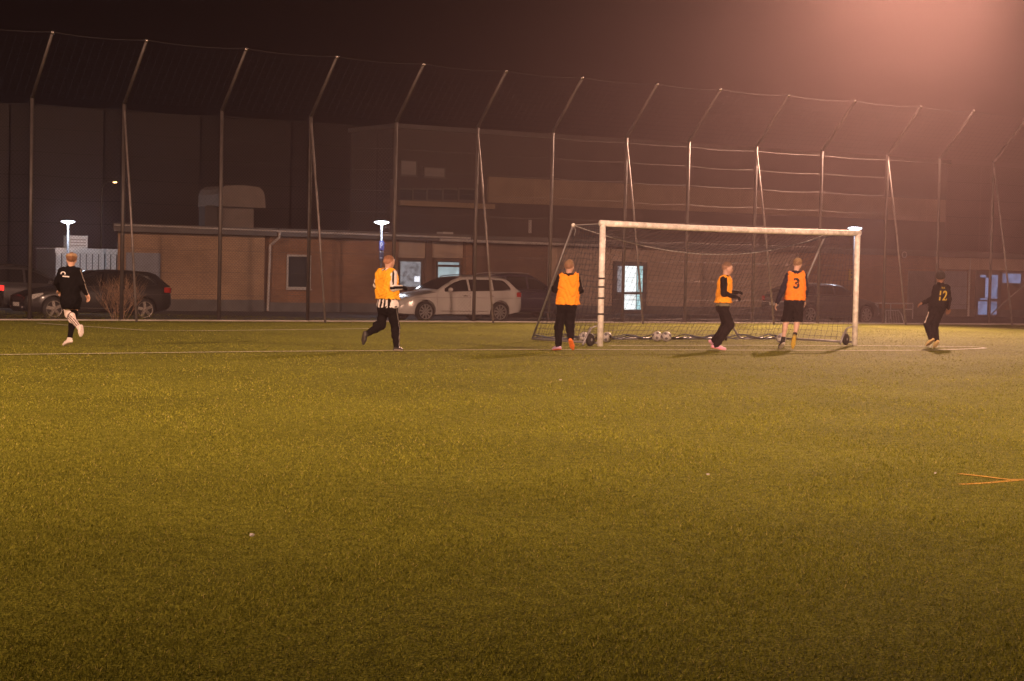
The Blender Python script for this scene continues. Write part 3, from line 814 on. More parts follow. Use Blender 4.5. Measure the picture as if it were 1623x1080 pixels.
        for xw in (0, -wb):
            y0 = sgn*(hw-.005)
            tyre = MB().lathe([(rr-.09, .0),(rr-.02,-.005),(rr,-.03),(rr,-.17),(rr-.02,-.2),(rr-.1,-.2)], 32, 'y').build('wheel', M_black, t, True)
            tyre.location = (xw, y0, rr); tyre.scale = (1, sgn, 1)
            q = MB().lathe([(rr-.085,.006),(rr-.105,.004),(rr-.115,-.03)], 32, 'y').lathe([(.001,.0),(.045,-.002),(.05,-.02)], 14, 'y')
            for s_ in range(spokes):
                a = 2*math.pi*s_/spokes + .2; ca, sa = math.cos(a), math.sin(a); wd = .11/ (spokes/5)**.8
                p = lambda r_, o_, y_: (r_*ca - o_*sa, y_, r_*sa + o_*ca)
                q.add([p(.03,-wd*.35,.002), p(.03,wd*.35,.002), p(rr-.1,wd*.42,-.004), p(rr-.1,-wd*.42,-.004), p(.03,-wd*.35,-.03), p(.03,wd*.35,-.03), p(rr-.1,wd*.42,-.03), p(rr-.1,-wd*.42,-.03)],
                      [(0,1,2,3),(0,3,7,4),(1,5,6,2)])
            r_ = q.build('rim', rim or M_rim, tyre)
            MB().lathe([(.001,-.05),(rr-.105,-.05)], 20, 'y').build('brake_disc', M_black, tyre)
    # front and rear glass
    def glass(x_a, x_b, name):
        v = []; f = []
        for i in range(9):
            x = x_a + (x_b-x_a)*i/8; z = interp(x, roofp)
            for j in range(9):
                b_ = -1+2*j/8; y = b_*(ys(x, z)*.90); v.append((x, y, z+.034-.02*b_*b_))
        for i in range(8):
            for j in range(8): f.append((i*9+j, i*9+j+1, (i+1)*9+j+1, (i+1)*9+j))
        MB().add(v, f).build(name, M_glass, t, True)
    glass(gx0-.10*k, -1.36*k, 'windscreen'); glass(gx1+.05*k, (roofp[2][0]-.02), 'rear_window')
    MB().box(fo-.03, fo+.012, -.26, .26, .38, .49).build('number_plate', M_plate, t)
    MB().box(fo-.06, fo+.004, -.42, .42, .505, .56).build('grille', M_black, t)
    MB().box(ro-.012, ro+.03, -.26, .26, .62, .73).build('number_plate', M_plate, t)
    return t
def paint(name, col, metal=0.4, rough=0.35): return mat(name, col, rough, metal, var=0.05, vscale=4, coat=0.6)
P_silver = paint('silver_paint', (0.64,0.62,0.605), 0.3, 0.22)
P_black = paint('black_paint', (0.012,0.012,0.014), 0.2)
P_navy = paint('navy_paint', (0.025,0.022,0.06), 0.3)
P_grey = paint('dark_grey_paint', (0.05,0.05,0.055), 0.4)
RIM_D = mat('dark_rim', (0.22,0.20,0.18), 0.4, 0.7)
G = 'cars parked beyond the ball fence'
def park(t, px_front, c, facing, near=True):
    s, _ = pl(px_front, 500, c)                     # near-side face of the front wheel
    hw = .9
    n = nc(c) + hw
    t.location = W(s, n, LOT)
    t.rotation_euler = (0, 0, TH + (math.pi if facing < 0 else 0))
c1 = make_car('silver estate car with roof rails parked behind the ball fence', P_silver, G, 1.47, 2.8, style='estate', spokes=10, rails=True, chrome=True, rov=.93)
park(c1, 675, 63.5, -1)
c2 = make_car('black estate car with chrome window line behind the bare bush', P_black, G, 1.45, 2.74, style='estate', spokes=5, chrome=True, rim=RIM_D, fov=.84, rov=.90)
park(c2, 86, 63.5, -1)
c3 = make_car('black car showing its red tail light in front of the black estate car', P_black, G, 1.46, 2.7, style='suv', spokes=5, rim=RIM_D)
s_r = pl(9, 485, 64.2)[0]
c3.location = W(s_r - 3.82*2.7/2.8, nc(64.2)+.9, LOT); c3.rotation_euler = (0, 0, TH+math.pi)
for ch_ in c3.children:
    if ch_.name.startswith('taillight'): ch_.data.materials[0] = M_redlit
c4 = make_car('dark grey car parked behind the black estate car', P_grey, G, 1.50, 2.7, style='estate', spokes=5, rails=True, chrome=True, rim=RIM_D)
park(c4, 118, 69.5, 1)
c5 = make_car('dark navy car parked behind the silver estate car', P_navy, G, 1.58, 2.7, style='suv', spokes=7, rails=True)
park(c5, 893, 69.0, 1)
c6 = make_car('dark grey hatchback parked behind the right goal post', P_grey, G, 1.46, 2.75, style='suv', spokes=8)
park(c6, 1374, 64.0, 1)

# leafless shrub by the fence
def shrub(px, py, c, h):
    s, _ = pl(px, py, c); o = empty('bare_shrub', W(s, nc(c), LOT), 0); tag(o, 'leafless shrub with many thin brown stems in front of the black estate car', 'shrub')
    M_bark = mat('shrub_bark', (0.30,0.19,0.12), 0.9, var=0.3, vscale=10)
    r = random.Random(4)
    def grow(q, p, d, ln, rad, lev):
        pts = [p]; cur = p.copy(); dd = d.copy()
        for i in range(4):
            dd = (dd + Vector((r.uniform(-.22,.22), r.uniform(-.22,.22), r.uniform(-.05,.15)))).normalized(); cur = cur + dd*(ln/4); pts.append(cur.copy())
        q.tube(pts, [rad*(1-.15*i) for i in range(5)], 5)
        if lev > 0:
            for i in (2, 3, 4):
                for _ in range(2):
                    nd = (dd + Vector((r.uniform(-.9,.9), r.uniform(-.9,.9), r.uniform(-.1,.5)))).normalized(); grow(q, pts[i], nd, ln*.55, rad*.5, lev-1)
    for i in range(15):
        a = i/15*6.28 + r.uniform(-.2,.2); sp = r.uniform(.15,.75)
        q = MB(); grow(q, Vector((.12*math.cos(a), .12*math.sin(a), 0)), Vector((math.cos(a)*sp, math.sin(a)*sp, 1)).normalized(), h*r.uniform(.55,.8), .013, 2)
        q.build('stem', M_bark, o)
shrub(188, 503, 57.5, 1.15)

# low rail and rack near the wall on the right
rl = empty('hand_rail', W(pl(1376, 480, 72)[0], nc(72), LOT), TH); tag(rl, 'low steel hand rail along the wall behind the dark grey hatchback', 'rail')
L_ = pl(1447, 482, 72)[0]-pl(1376, 480, 72)[0]; zr = pl(1410, 481, 72)[1]-LOT
MB().tube([(0,0,zr),(L_,0,zr)], .03, 8).build('top_rail', M_gutter, rl)
for i in range(3): MB().tube([(L_*i/2,0,0),(L_*i/2,0,zr-.03)], .025, 8).build('rail_post', M_steel, rl)
MB().tube([(L_*.8,.0,zr*.62),(L_,0,zr*.62)], .025, 8).build('lower_rail', M_gutter, rl)
tr = empty('bicycle_rack', W(pl(1416, 515, 57.5)[0], nc(57.5), LOT), TH); tag(tr, 'small steel frame rack behind the fence at the lot edge', 'rack')
for x in (-.35, .35): MB().tube([(x*1.35,-.1,0),(x,0,.5),(x*.9,.12,.62)], .018, 6).build('side_frame', M_steel, tr)
MB().tube([(-.33,.1,.615),(.33,.1,.615)], .018, 6).build('top_bar', M_steel, tr)
for i in range(6): MB().tube([(-.3+.12*i,0,.05),(-.27+.108*i,.1,.6)], .007, 5).build('rack_bar', M_steel, tr)
MB().tube([(-.47,-.1,.03),(.47,-.1,.03)], .018, 6).build('foot_bar', M_steel, tr)
#PART5
# ================================================================== GOAL
PL_ = ground(951, 549); PR_ = ground(1354.5, 547.2)
GD = (PR_-PL_); GL = GD.length; GA = math.atan2(GD.y, GD.x)
goal = empty('football_goal', PL_, GA); tag(goal, 'full-size white football goal with dark net and transport wheels', 'goal')
GH = 2.44
M_grey = mat('grey_tube', (0.28,0.28,0.30), 0.5, 0.4, var=0.2, vscale=6)
p1 = MB().tube([(0,0,0),(0,0,GH)], .06, 16).build('post', M_white, goal, True)
p2 = MB().tube([(GL,0,0),(GL+.0,0,GH)], .06, 16).build('post', M_white, goal, True)
pts = [(-.062+(GL+.124)*i/8, 0, GH+.0-.03*math.sin(math.pi*i/8)) for i in range(9)]
MB().tube(pts, .061, 16).build('crossbar', M_white, goal, True)
for py in (441.5, 455, 472.7, 498):
    z = pl_z = (C0 + ray(951, py)*PL_.y).z
    MB().lathe([(.0605,z-.018),(.0635,z-.018),(.0635,z+.018),(.0605,z+.018)], 20).build('tape_band', M_black, p1)
TD, BD = 1.02, 2.42
RT = GH-.03
def rope(u):  # rear top rope
    sag = .60*4*u*(1-u)*(0.85+.3*(u-.5))
    return Vector((GL*u, TD + .12*4*u*(1-u), RT - sag))
for x in (0.0, GL):
    st_ = MB().tube([(x, TD, RT), (x, BD, .06)], .022, 8).build('stay', M_grey, goal, True)
    MB().tube([(x, .03, GH-.01), (x, TD, RT)], .008, 6).build('top_line', M_netw, goal)
    MB().tube([(x, .0, .06), (x, BD, .05)], .025, 8).build('side_base_bar', M_grey, goal, True)
MB().ball((0, TD, RT), .04).build('stay_knob', M_white, goal, True); MB().ball((GL, TD, RT), .04).build('stay_knob', M_grey, goal, True)
MB().tube([rope(u/20) for u in range(21)], .009, 6).build('net_rope', M_netw, goal)
MB().tube([(0,TD,RT),(.05,TD-.02,RT-.1),(.03,TD,RT-.22)], .006, 5).build('loose_cord', M_netw, goal)
# rear base bar with a raised hump over the transport wheel
hx = GL*.765
MB().tube([(0,BD,.05),(hx-.42,BD,.05)], .027, 8).build('rear_base_bar', M_grey, goal, True)
MB().tube([(hx-.42,BD,.05),(hx-.12,BD,.30),(hx+.14,BD,.34),(hx+.38,BD,.06),(hx+.5,BD,.05)], .025, 8).build('wheel_hump', M_grey, goal, True)
MB().tube([(hx+.5,BD,.05),(GL,BD,.05)], .027, 8).build('rear_base_bar', M_grey, goal, True)
tw = MB().lathe([(.03,-.035),(.10,-.035),(.125,-.02),(.125,.02),(.10,.035),(.03,.035)], 20)
def twheel(x, y, ang):
    o = tw.build('transport_wheel', M_black, goal, True)
    o.location = (x, y, .125); o.rotation_euler = (math.pi/2, 0, ang)
    MB().lathe([(.001,-.037),(.03,-.037),(.03,.037),(.001,.037)], 12).build('hub', M_steel, o)
    return o
twheel(hx, BD+.02, .9)
MB().tube([(hx,BD,.32),(hx,BD,.2),(hx,BD+.08,.125)], .014, 6).build('wheel_fork', M_steel, goal)
for x, d in ((0.0, -1), (GL, -1)):
    twheel(x+d*.17, .10, .3 if d < 0 else -.3)
    MB().tube([(x,.03,.42),(x+d*.16,.10,.36),(x+d*.19,.12,.13)], .018, 6).build('wheel_arm', M_steel, goal, True)
    MB().tube([(x+d*.16,.10,.36),(x+d*.30,.05,.2),(x+d*.42,.0,.03)], .022, 6).build('lift_lever', M_grey, goal, True)
# net
q = MB(); CELL = .115; RN = .0036
rn = random.Random(3)
def wob(p, a=.012): return Vector((p.x+rn.uniform(-a,a), p.y+rn.uniform(-a,a), p.z+rn.uniform(-a,a)))
def surf_net(fn, nu, nv):
    G_ = [[wob(fn(i/nu, j/nv)) if 0<i<nu and 0<j<nv else fn(i/nu, j/nv) for j in range(nv+1)] for i in range(nu+1)]
    for i in range(nu+1): q.tube([G_[i][j] for j in range(nv+1)], RN, 3, False)
    for j in range(nv+1): q.tube([G_[i][j] for i in range(nu+1)], RN, 3, False)
def roof_f(u, v):
    a = Vector((GL*u, .05, GH-.02)); b = rope(u); p = a.lerp(b, v); p.z -= .22*4*u*(1-u)*math.sin(math.pi*v)*.5; return p
def back_f(u, v):
    a = rope(u); b = Vector((GL*u, BD, .05)); p = a.lerp(b, v)
    p.y += .18*math.sin(math.pi*v)*(.5+.5*math.sin(u*9)) ; p.y -= .25*math.sin(math.pi*v)*4*u*(1-u)*.5
    if v > .9: p.y += .05*math.sin(u*40)
    return p
def side_f(x):
    def f(u, v):
        top = Vector((x, .05+(TD-.05)*u, GH-.03)); bot = Vector((x, .05+(BD-.05)*u, .05)); p = top.lerp(bot, v); p.x += .05*math.sin(math.pi*u)*math.sin(math.pi*v); return p
    return f
surf_net(roof_f, int(GL/CELL), 9); surf_net(back_f, int(GL/CELL), 21)
surf_net(side_f(0.0), 13, 21); surf_net(side_f(GL), 13, 21)
tag(q.build('net', M_net, goal), kind='stuff')
# gathered net lying along the rear bar
q = MB()
for k in range(3):
    pts = []
    for i in range(60):
        u = i/59; pts.append((GL*u, BD-.06+.05*math.sin(u*37+k*2)+rn.uniform(-.02,.02), .06+.035*math.sin(u*53+k)+.02*k+rn.uniform(0,.02)))
    q.tube(pts, .012, 5)
q.build('net_hem', mat('net_hem_blue', (0.06,0.075,0.11), .8, var=.4, vscale=8), goal)

# ================================================================== BALLS
def ball_mesh():
    bm = bmesh.new(); bmesh.ops.create_icosphere(bm, subdivisions=4, radius=.11)
    me = bpy.data.meshes.new('football'); bm.to_mesh(me); bm.free()
    t = (1+5**.5)/2
    ico = np.array([(a, b, 0) for a in (-1, 1) for b in (-t, t)] + [(0, a, b) for a in (-1, 1) for b in (-t, t)] + [(b, 0, a) for a in (-1, 1) for b in (-t, t)])
    ico /= np.linalg.norm(ico[0])
    v = np.empty(len(me.vertices)*3); me.vertices.foreach_get('co', v); v = v.reshape(-1, 3)/.11
    d = (v@ico.T).max(1)
    c = np.where((d > .955)[:, None], np.array([[.09, .09, .10]]), np.array([[.40, .39, .38]]))
    seam = (np.sort(v@ico.T, axis=1)[:, -1] - np.sort(v@ico.T, axis=1)[:, -2]) < .02
    c[seam & (d < .955)] *= .55
    set_col(me, c); me.polygons.foreach_set('use_smooth', [True]*len(me.polygons))
    me.materials.append(mat('football_skin', (1,1,1), .5, attr=True, var=.15, vscale=25)); return me
bme = ball_mesh()
for px, py, lab in ((925, 543, 'scuffed white and black football beside the left goal post, seen behind an orange boot'),
                    (962, 543, 'white and black football lying just inside the left goal post'),
                    (1041, 541.5, 'football lying against its twin under the rear net'),
                    (1056, 541.8, 'football lying against its twin under the rear net'),
                    (1238, 545, 'football on the turf behind the player in shorts')):
    p = ground(px, py)
    o = link_mesh('football', bme, None, loc=(p.x, p.y, .11)); o.rotation_euler = (rn.uniform(0,6), rn.uniform(0,6), rn.uniform(0,6))
    tag(o, lab, 'football', 'footballs around the goal')
#PART6
# ================================================================== PEOPLE
def cap_(P, a, b, ra, rb):
    a = np.asarray(a, float); b = np.asarray(b, float); ab = b-a; L2 = max(ab@ab, 1e-9)
    t = np.clip(((P-a)@ab)/L2, 0, 1)
    return np.linalg.norm(P-(a+t[..., None]*ab), axis=-1) - (ra+t*(rb-ra))
def ell_(P, c, r, R=None):
    q = P-np.asarray(c, float)
    if R is not None: q = q@R
    k = np.linalg.norm(q/np.asarray(r, float), axis=-1); return (k-1)*min(r)
def smin(a, b, k=.035):
    h = np.clip(.5+.5*(b-a)/k, 0, 1); return b*(1-h)+a*h - k*h*(1-h)
def union(ds, k=.035):
    r = ds[0]
    for d in ds[1:]: r = smin(r, d, k)
    return r
def surface_net(fn, lo, hi, h):
    lo = np.asarray(lo, float); hi = np.asarray(hi, float)
    n = np.maximum(np.ceil((hi-lo)/h).astype(int)+1, 4)
    ax = [lo[i]+h*np.arange(n[i]) for i in range(3)]
    P = np.stack(np.meshgrid(*ax, indexing='ij'), -1)
    Fv = fn(P.reshape(-1, 3)).reshape(n)
    s = Fv < 0
    cs = np.zeros(n-1, int)
    corners = [(i, j, k) for i in (0, 1) for j in (0, 1) for k in (0, 1)]
    def sl(A, c): return A[c[0]:A.shape[0]-1+c[0], c[1]:A.shape[1]-1+c[1], c[2]:A.shape[2]-1+c[2]]
    for c in corners: cs += sl(s, c)
    act = (cs > 0) & (cs < 8)
    acc = np.zeros((*(n-1), 3)); cnt = np.zeros(n-1)
    for c in corners:
        for d in range(3):
            if c[d]: continue
            c2 = list(c); c2[d] = 1
            a = sl(Fv, c); b = sl(Fv, c2); m = act & ((a < 0) != (b < 0))
            t = np.where(m, a/np.where(m, a-b, 1), 0)
            for e in range(3): acc[..., e] += np.where(m, c[e] + (t if e == d else 0), 0)
            cnt += m
    idx = -np.ones(n-1, int); ids = np.argwhere(act); idx[act] = np.arange(len(ids))
    V = (ids + acc[act]/cnt[act][:, None])*h + lo
    faces = []
    for d in range(3):
        o1, o2 = (d+1) % 3, (d+2) % 3
        a = np.take(s, range(0, n[d]-1), axis=d); b = np.take(s, range(1, n[d]), axis=d)
        m = a != b
        I = np.argwhere(m)
        ok = (I[:, o1] > 0) & (I[:, o2] > 0) & (I[:, o1] < n[o1]-1) & (I[:, o2] < n[o2]-1); I = I[ok]
        flip = a[tuple(I.T)]
        def cell(p, q_):
            J = I.copy(); J[:, o1] -= p; J[:, o2] -= q_; return idx[tuple(J.T)]
        Q = np.stack([cell(1, 1), cell(0, 1), cell(0, 0), cell(1, 0)], 1)
        Q[~flip] = Q[~flip][:, ::-1]
        faces.append(Q)
    return V, np.concatenate(faces)
M_cloth = mat('cloth', (1,1,1), .9, spec=.08, attr=True, var=.12, vscale=18, bump=.15, bscale=120)
M_bib = mat('bib_mesh_cloth', (1,1,1), .85, spec=.15, attr=True, var=.08, vscale=12, bump=.15, bscale=150)
M_skin = mat('skin', (1,1,1), .55, attr=True, var=.08, vscale=25)
M_hair = mat('hair', (1,1,1), .7, attr=True, var=.35, vscale=60, bump=.6, bscale=140)
M_shoe = mat('boot', (1,1,1), .4, attr=True, var=.15, vscale=30)
M_print = mat('print_black', (.012,.012,.012), .8); M_prw = mat('print_white', (.7,.68,.66), .8); M_pry = mat('print_yellow', (.46,.33,.03), .8)
FWD = np.array([0., 1., 0.])

class Person:
    def __init__(s, label, foot, J, face, skin=(.55,.33,.23)):
        # foot: pixel where the standing boot meets the turf; J: joint -> (pixel x, pixel y, metres away from that depth)
        g = ground(*foot); s.Y = g.y; s.J = {}
        for k, (px, py, d) in J.items():
            s.J[k] = np.array(C0 + ray(px, py)*(s.Y+d))
        f = np.array([face[0], face[1], 0.]); s.face = f/np.linalg.norm(f)   # where the face looks (x right, y away)
        s.origin = np.array([g.x, g.y, 0.])
        s.root = empty('person', g); tag(s.root, label, 'person', 'players on the pitch')
        s.skin = np.array(skin); s.ppm = F_PX/s.Y
        j = s.J; s.shc = (j['shL']+j['shR'])/2; s.hpc = (j['hipL']+j['hipR'])/2
        low = min(j['toeL'][2], j['toeR'][2]) - .03
        for k in j: j[k] = j[k] - np.array([0, 0, low])*1.0
        s.shc = (j['shL']+j['shR'])/2; s.hpc = (j['hipL']+j['hipR'])/2; s.dz = -low
    def z_at(s, py, px): return (C0 + ray(px, py)*s.Y).z + s.dz
    def torso(s, P, off=0., arms=True, hip=True):
        j = s.J; ds = []
        for k in ('L', 'R'):
            sh, hp = j['sh'+k], j['hip'+k]
            a = s.shc*.48+sh*.52 - np.array([0, 0, .055]); b = s.hpc*.3+hp*.7 + np.array([0, 0, .06])
            m = (a+b)/2 + (s.hpc+s.shc-a-b)/2*.12
            ds += [cap_(P, a, m, .112+off, .105+off), cap_(P, m, b, .105+off, .112+off)]
        ds.append(cap_(P, s.shc*.3+j['shL']*.7, s.shc*.3+j['shR']*.7, .065+off, .065+off))
        return union(ds, .05)
    def arm(s, P, k, off=0., upto=1.0):
        j = s.J; a, e, h = j['sh'+k], j['el'+k], j['ha'+k]
        w = e + (h-e)*.86*upto
        return union([cap_(P, a, e, .056+off, .043+off), cap_(P, e, w, .043+off, .032+off*.8)], .03)
    def leg(s, P, k, off=0., upto=1.0, loose=0.):
        j = s.J; h, n, a = j['hip'+k], j['knee'+k], j['ank'+k]
        h2 = h*.9+s.hpc*.1
        e = n + (a-n)*upto; calf = n + (a-n)*.30
        back = -s.face*.018
        return union([cap_(P, h2, n, .090+off, .056+off+loose), cap_(P, n, e, .053+off+loose, (.053+(.036-.053)*upto)+off+loose*.8), cap_(P, calf+back-[0,0,.03], calf+back+[0,0,.05], .048+off, .05+off)], .04)
    def pelvis(s, P, off=0.):
        j = s.J; up = np.array([0, 0, .05])
        bk = -s.face*.03
        return union([cap_(P, j['hipL']*.75+s.hpc*.25+up, j['hipR']*.75+s.hpc*.25+up, .112+off, .112+off), cap_(P, j['hipL']*.6+s.hpc*.4+bk, j['hipR']*.6+s.hpc*.4+bk, .10+off, .10+off)], .04)
    def emit(s, name, fn, pts, pad, h, m, color, wrinkle=0., parent=None, smooth=1):
        pts = np.array(pts); lo = pts.min(0)-pad; hi = pts.max(0)+pad
        ph = rng.random(3)*6
        def g(P):
            d = fn(P)
            if wrinkle:
                d = d + wrinkle*(np.sin(38*P[:, 2]+6*np.sin(17*P[:, 0]+ph[0])+5*np.sin(15*P[:, 1]+ph[1])) + .6*np.sin(55*P[:, 0]+7*np.sin(21*P[:, 2]+ph[2])))
            return d
        V, Fq = surface_net(g, lo, hi, h)
        return s.put(name, V, Fq, m, color, parent)
    def put(s, name, V, Fq, m, color, parent=None):
        me = np_mesh(name, V - s.origin, Fq)
        c = color(V) if callable(color) else np.tile(np.array(color, float), (len(V), 1))
        set_col(me, c)
        return link_mesh(name, me, m, parent or s.root, True)
    def head_frame(s):
        j = s.J; up = j['head']-j['neck']; up = up/np.linalg.norm(up)
        up = up*.6 + np.array([0, 0, .4]); up /= np.linalg.norm(up)
        f = s.face - up*(s.face@up); f /= np.linalg.norm(f); r = np.cross(f, up)
        return np.stack([r, f, up], 1)
    def head(s, P):
        c = s.J['head']; R = s.head_frame(); X = lambda *a: c + R@np.array(a)
        ds = [ell_(P, X(0, -.012, .022), (.074, .092, .088), R), cap_(P, X(0, .028, -.045), X(0, .045, -.078), .056, .038), cap_(P, X(0, .02, -.02), X(0, .05, .02), .062, .05)]
        d = union(ds, .04)
        d = smin(d, cap_(P, X(0, .088, .005), X(0, .106, -.026), .008, .014), .02)
        for sg in (-1, 1): d = smin(d, ell_(P, X(sg*.079, -.005, -.012), (.010, .022, .032), R), .008)
        d = smin(d, cap_(P, X(0, .075, -.055), X(0, .08, -.055), .02, .015), .02)
        d = smin(d, cap_(P, X(0, -.02, -.06), s.J['neck']*.75+s.shc*.25, .052, .056), .03)
        return d
    def head_col(s, V):
        c = s.J['head']; R = s.head_frame(); q = (V-c)@R
        col = np.tile(s.skin, (len(V), 1))
        for sg in (-1, 1):
            e = (np.abs(q[:, 0]-sg*.032) < .013) & (np.abs(q[:, 2]-.012) < .008) & (q[:, 1] > .06); col[e] = (.03, .02, .02)
            b = (np.abs(q[:, 0]-sg*.034) < .02) & (np.abs(q[:, 2]-.03) < .006) & (q[:, 1] > .06); col[b] = s.skin*.45
        l = (np.abs(q[:, 0]) < .024) & (np.abs(q[:, 2]+.052) < .008) & (q[:, 1] > .07); col[l] = s.skin*np.array([.85, .55, .55])
        return col
    def hand(s, k, col=None, glove=False):
        j = s.J; e, h = j['el'+k], j['ha'+k]; d = h-e; d /= np.linalg.norm(d); w = e+(h-e)*.84
        side = np.cross(d, [0, 0, 1.]); side = side/np.linalg.norm(side) if np.linalg.norm(side) > .2 else s.face
        nrm = np.cross(side, d); nrm /= np.linalg.norm(nrm)
        if nrm[2] > 0: nrm = -nrm; side = -side
        g = .004 if glove else 0.
        sg = 1 if k == 'L' else -1
        def fn(P):
            kn = [w + d*.095 + side*o for o in (-.032, -.011, .011, .031)]
            ds = [cap_(P, w-d*.03, w+d*.03, .029+g, .032+g)]
            ds += [cap_(P, w+d*.03+side*o*.6, kk, .017+g, .013+g) for kk, o in zip(kn, (-.03, -.01, .01, .03))]
            pal = union(ds, .02)
            for kk, L in zip(kn, (.034, .042, .045, .038)):
                m = kk + d*L*.8 + nrm*L*.45; t = m + d*L*.35 + nrm*L*.75
                f = np.minimum(cap_(P, kk, m, .0095+g, .0088+g), cap_(P, m, t, .0088+g, .007+g)); pal = smin(pal, f, .006)
            tb = w+d*.035+side*sg*.03; tm = tb+d*.035+side*sg*.022+nrm*.012; tt = tm+d*.03+nrm*.012
            th = np.minimum(cap_(P, tb, tm, .014+g, .011+g), cap_(P, tm, tt, .011+g, .008+g))
            return smin(pal, th, .012)
        lo = w-.05; 
        V, Fq = surface_net(fn, np.minimum(w, w+d*.17)-.07, np.maximum(w, w+d*.17)+.07, .0055)
        return V, Fq
    def body(s, bare_legs=False, hands=('L', 'R')):
        j = s.J
        def fn(P):
            d = s.torso(P, -.012); d = smin(d, s.head(P), .02); d = smin(d, s.pelvis(P, -.012), .03)
            for k in 'LR':
                d = smin(d, s.arm(P, k, -.006), .03); d = smin(d, s.leg(P, k, -.008 if not bare_legs else -.002), .03)
            return d
        pts = np.array(list(j.values())); lo = pts.min(0)-.17; hi = pts.max(0)+.17
        V, Fq = surface_net(fn, lo, hi, .0125)
        col = s.head_col(V)
        for k in hands:
            v2, f2 = s.hand(k); Fq = np.concatenate([Fq, f2+len(V)]); V = np.concatenate([V, v2]); col = np.concatenate([col, np.tile(s.skin, (len(v2), 1))])
        s.put('body', V, Fq, M_skin, lambda V_: col)
    def gloves(s, ks, col):
        for k in ks:
            V, Fq = s.hand(k, glove=True); s.put('glove', V, Fq, M_cloth, col)
    def hair(s, col, cut=.0, top=.012, side=.004, col2=None):
        c = s.J['head']; R = s.head_frame()
        def fn(P):
            q = (P-c)@R
            d = ell_(P, c+R@np.array([0, -.014, .026]), (.086+side, .104+side, .096+top), R)
            n_ = .006*np.sin(q[:, 0]*150+q[:, 2]*70)*np.sin(q[:, 1]*130+q[:, 2]*95) + .002*np.sin(q[:, 0]*60+q[:, 1]*75+1)
            lim = np.maximum(q[:, 1]-.055-.25*np.maximum(q[:, 2]-.03, 0)*2, 0)
            front = q[:, 1]*.75 - q[:, 2] + .012       # the face stays free
            low = -(q[:, 2] + .055 + cut + .008*np.sin(q[:, 0]*170+q[:, 1]*90))
            ear = np.where(np.abs(q[:, 0]) > .055, (q[:, 1]+.0) - .012 - np.maximum(q[:, 2]-.02, 0)*2, -1)
            return np.maximum(np.maximum(np.maximum(d+n_, front), low), np.where(q[:, 2] < .02, ear, -1))
        s.emit('hair', fn, [c], .15, .0065, M_hair, lambda V: np.tile(np.array(col), (len(V), 1)) if col2 is None else np.where((((V-c)@R)[:, 2] > .045)[:, None], np.array([col]), np.array([col2])))
    def shirt(s, color, hem_py, arms=('L', 'R'), off=.010, wr=.0035, cuff=1.0, name='shirt', collar=True):
        j = s.J; zb = s.z_at(hem_py, 0.5*(s.px('hipL')+s.px('hipR')))
        def fn(P):
            d = smin(s.torso(P, off), s.pelvis(P, off+.004), .05)
            d = np.maximum(d, zb-P[:, 2])
            for k in arms: d = smin(d, s.arm(P, k, off+.004, cuff), .03)
            if collar: d = smin(d, cap_(P, s.shc*.55+j['neck']*.45, j['neck']*.75+s.shc*.25+np.array([0,0,.005]), .066, .062), .025)
            return d
        pts = [j[k] for k in ('shL', 'shR', 'elL', 'elR', 'haL', 'haR', 'hipL', 'hipR', 'neck')]
        return s.emit(name, fn, pts, .17, .0125, M_cloth, color, wr)
    def px(s, k):
        v = CAM_R.transposed() @ (Vector(s.J[k])-C0); return CX - F_PX*v.x/v.z
    def bib(s, color, hem_py, top_off=.0, off=.030):
        j = s.J; zb = s.z_at(hem_py, s.px('hipL')*.5+s.px('hipR')*.5)
        nk = j['neck']*.5+s.shc*.5
        wd = np.linalg.norm(j['shL']-j['shR'])
        ax = (j['shR']-j['shL'])/wd
        def fn(P):
            d = smin(s.torso(P, off), s.pelvis(P, off+.012), .06)
            flare = np.clip((s.shc[2]-P[:, 2])/(s.shc[2]-zb), 0, 1)*.014
            d = d - flare
            d = np.maximum(d, zb-P[:, 2])
            d = np.maximum(d, -(np.linalg.norm(P-(nk+np.array([0, 0, .06])), axis=1)-.115))
            lat = np.abs((P-s.shc)@ax)
            arm = lat - (wd*.5+.022+np.clip((s.shc[2]-.02-P[:, 2]), 0, .4)*.14); d = np.maximum(d, arm)
            return d
        pts = [j[k] for k in ('shL', 'shR', 'hipL', 'hipR')]
        s.bib_o = s.emit('bib', fn, pts, .24, .012, M_bib, color, .0075)
        return s.bib_o
    def trousers(s, color, cuffs=(1.0, 1.0), off=.012, loose=.008, hem=None, wr=.004, name='trousers'):
        j = s.J
        zt = s.hpc[2]+.13
        def fn(P):
            d = s.pelvis(P, off)
            for k, cu in zip('LR', cuffs): d = smin(d, s.leg(P, k, off, cu, loose), .035)
            if hem is not None: d = np.maximum(d, hem-P[:, 2])
            return np.maximum(d, P[:, 2]-zt)
        pts = [j[k] for k in ('hipL', 'hipR', 'kneeL', 'kneeR', 'ankL', 'ankR')]
        return s.emit(name, fn, pts, .17, .012, M_cloth, color, wr)
    def sock(s, k, color, a=.35, b=1.0, off=.008):
        j = s.J; n, an = j['knee'+k], j['ank'+k]
        def fn(P):
            t = ((P-n)@(an-n))/((an-n)@(an-n))
            L = np.linalg.norm(an-n)
            return np.maximum(np.maximum(s.leg(P, k, off), (a-t)*L), (t-b)*L)
        return s.emit('sock', fn, [n, an], .14, .011, M_cloth, color)
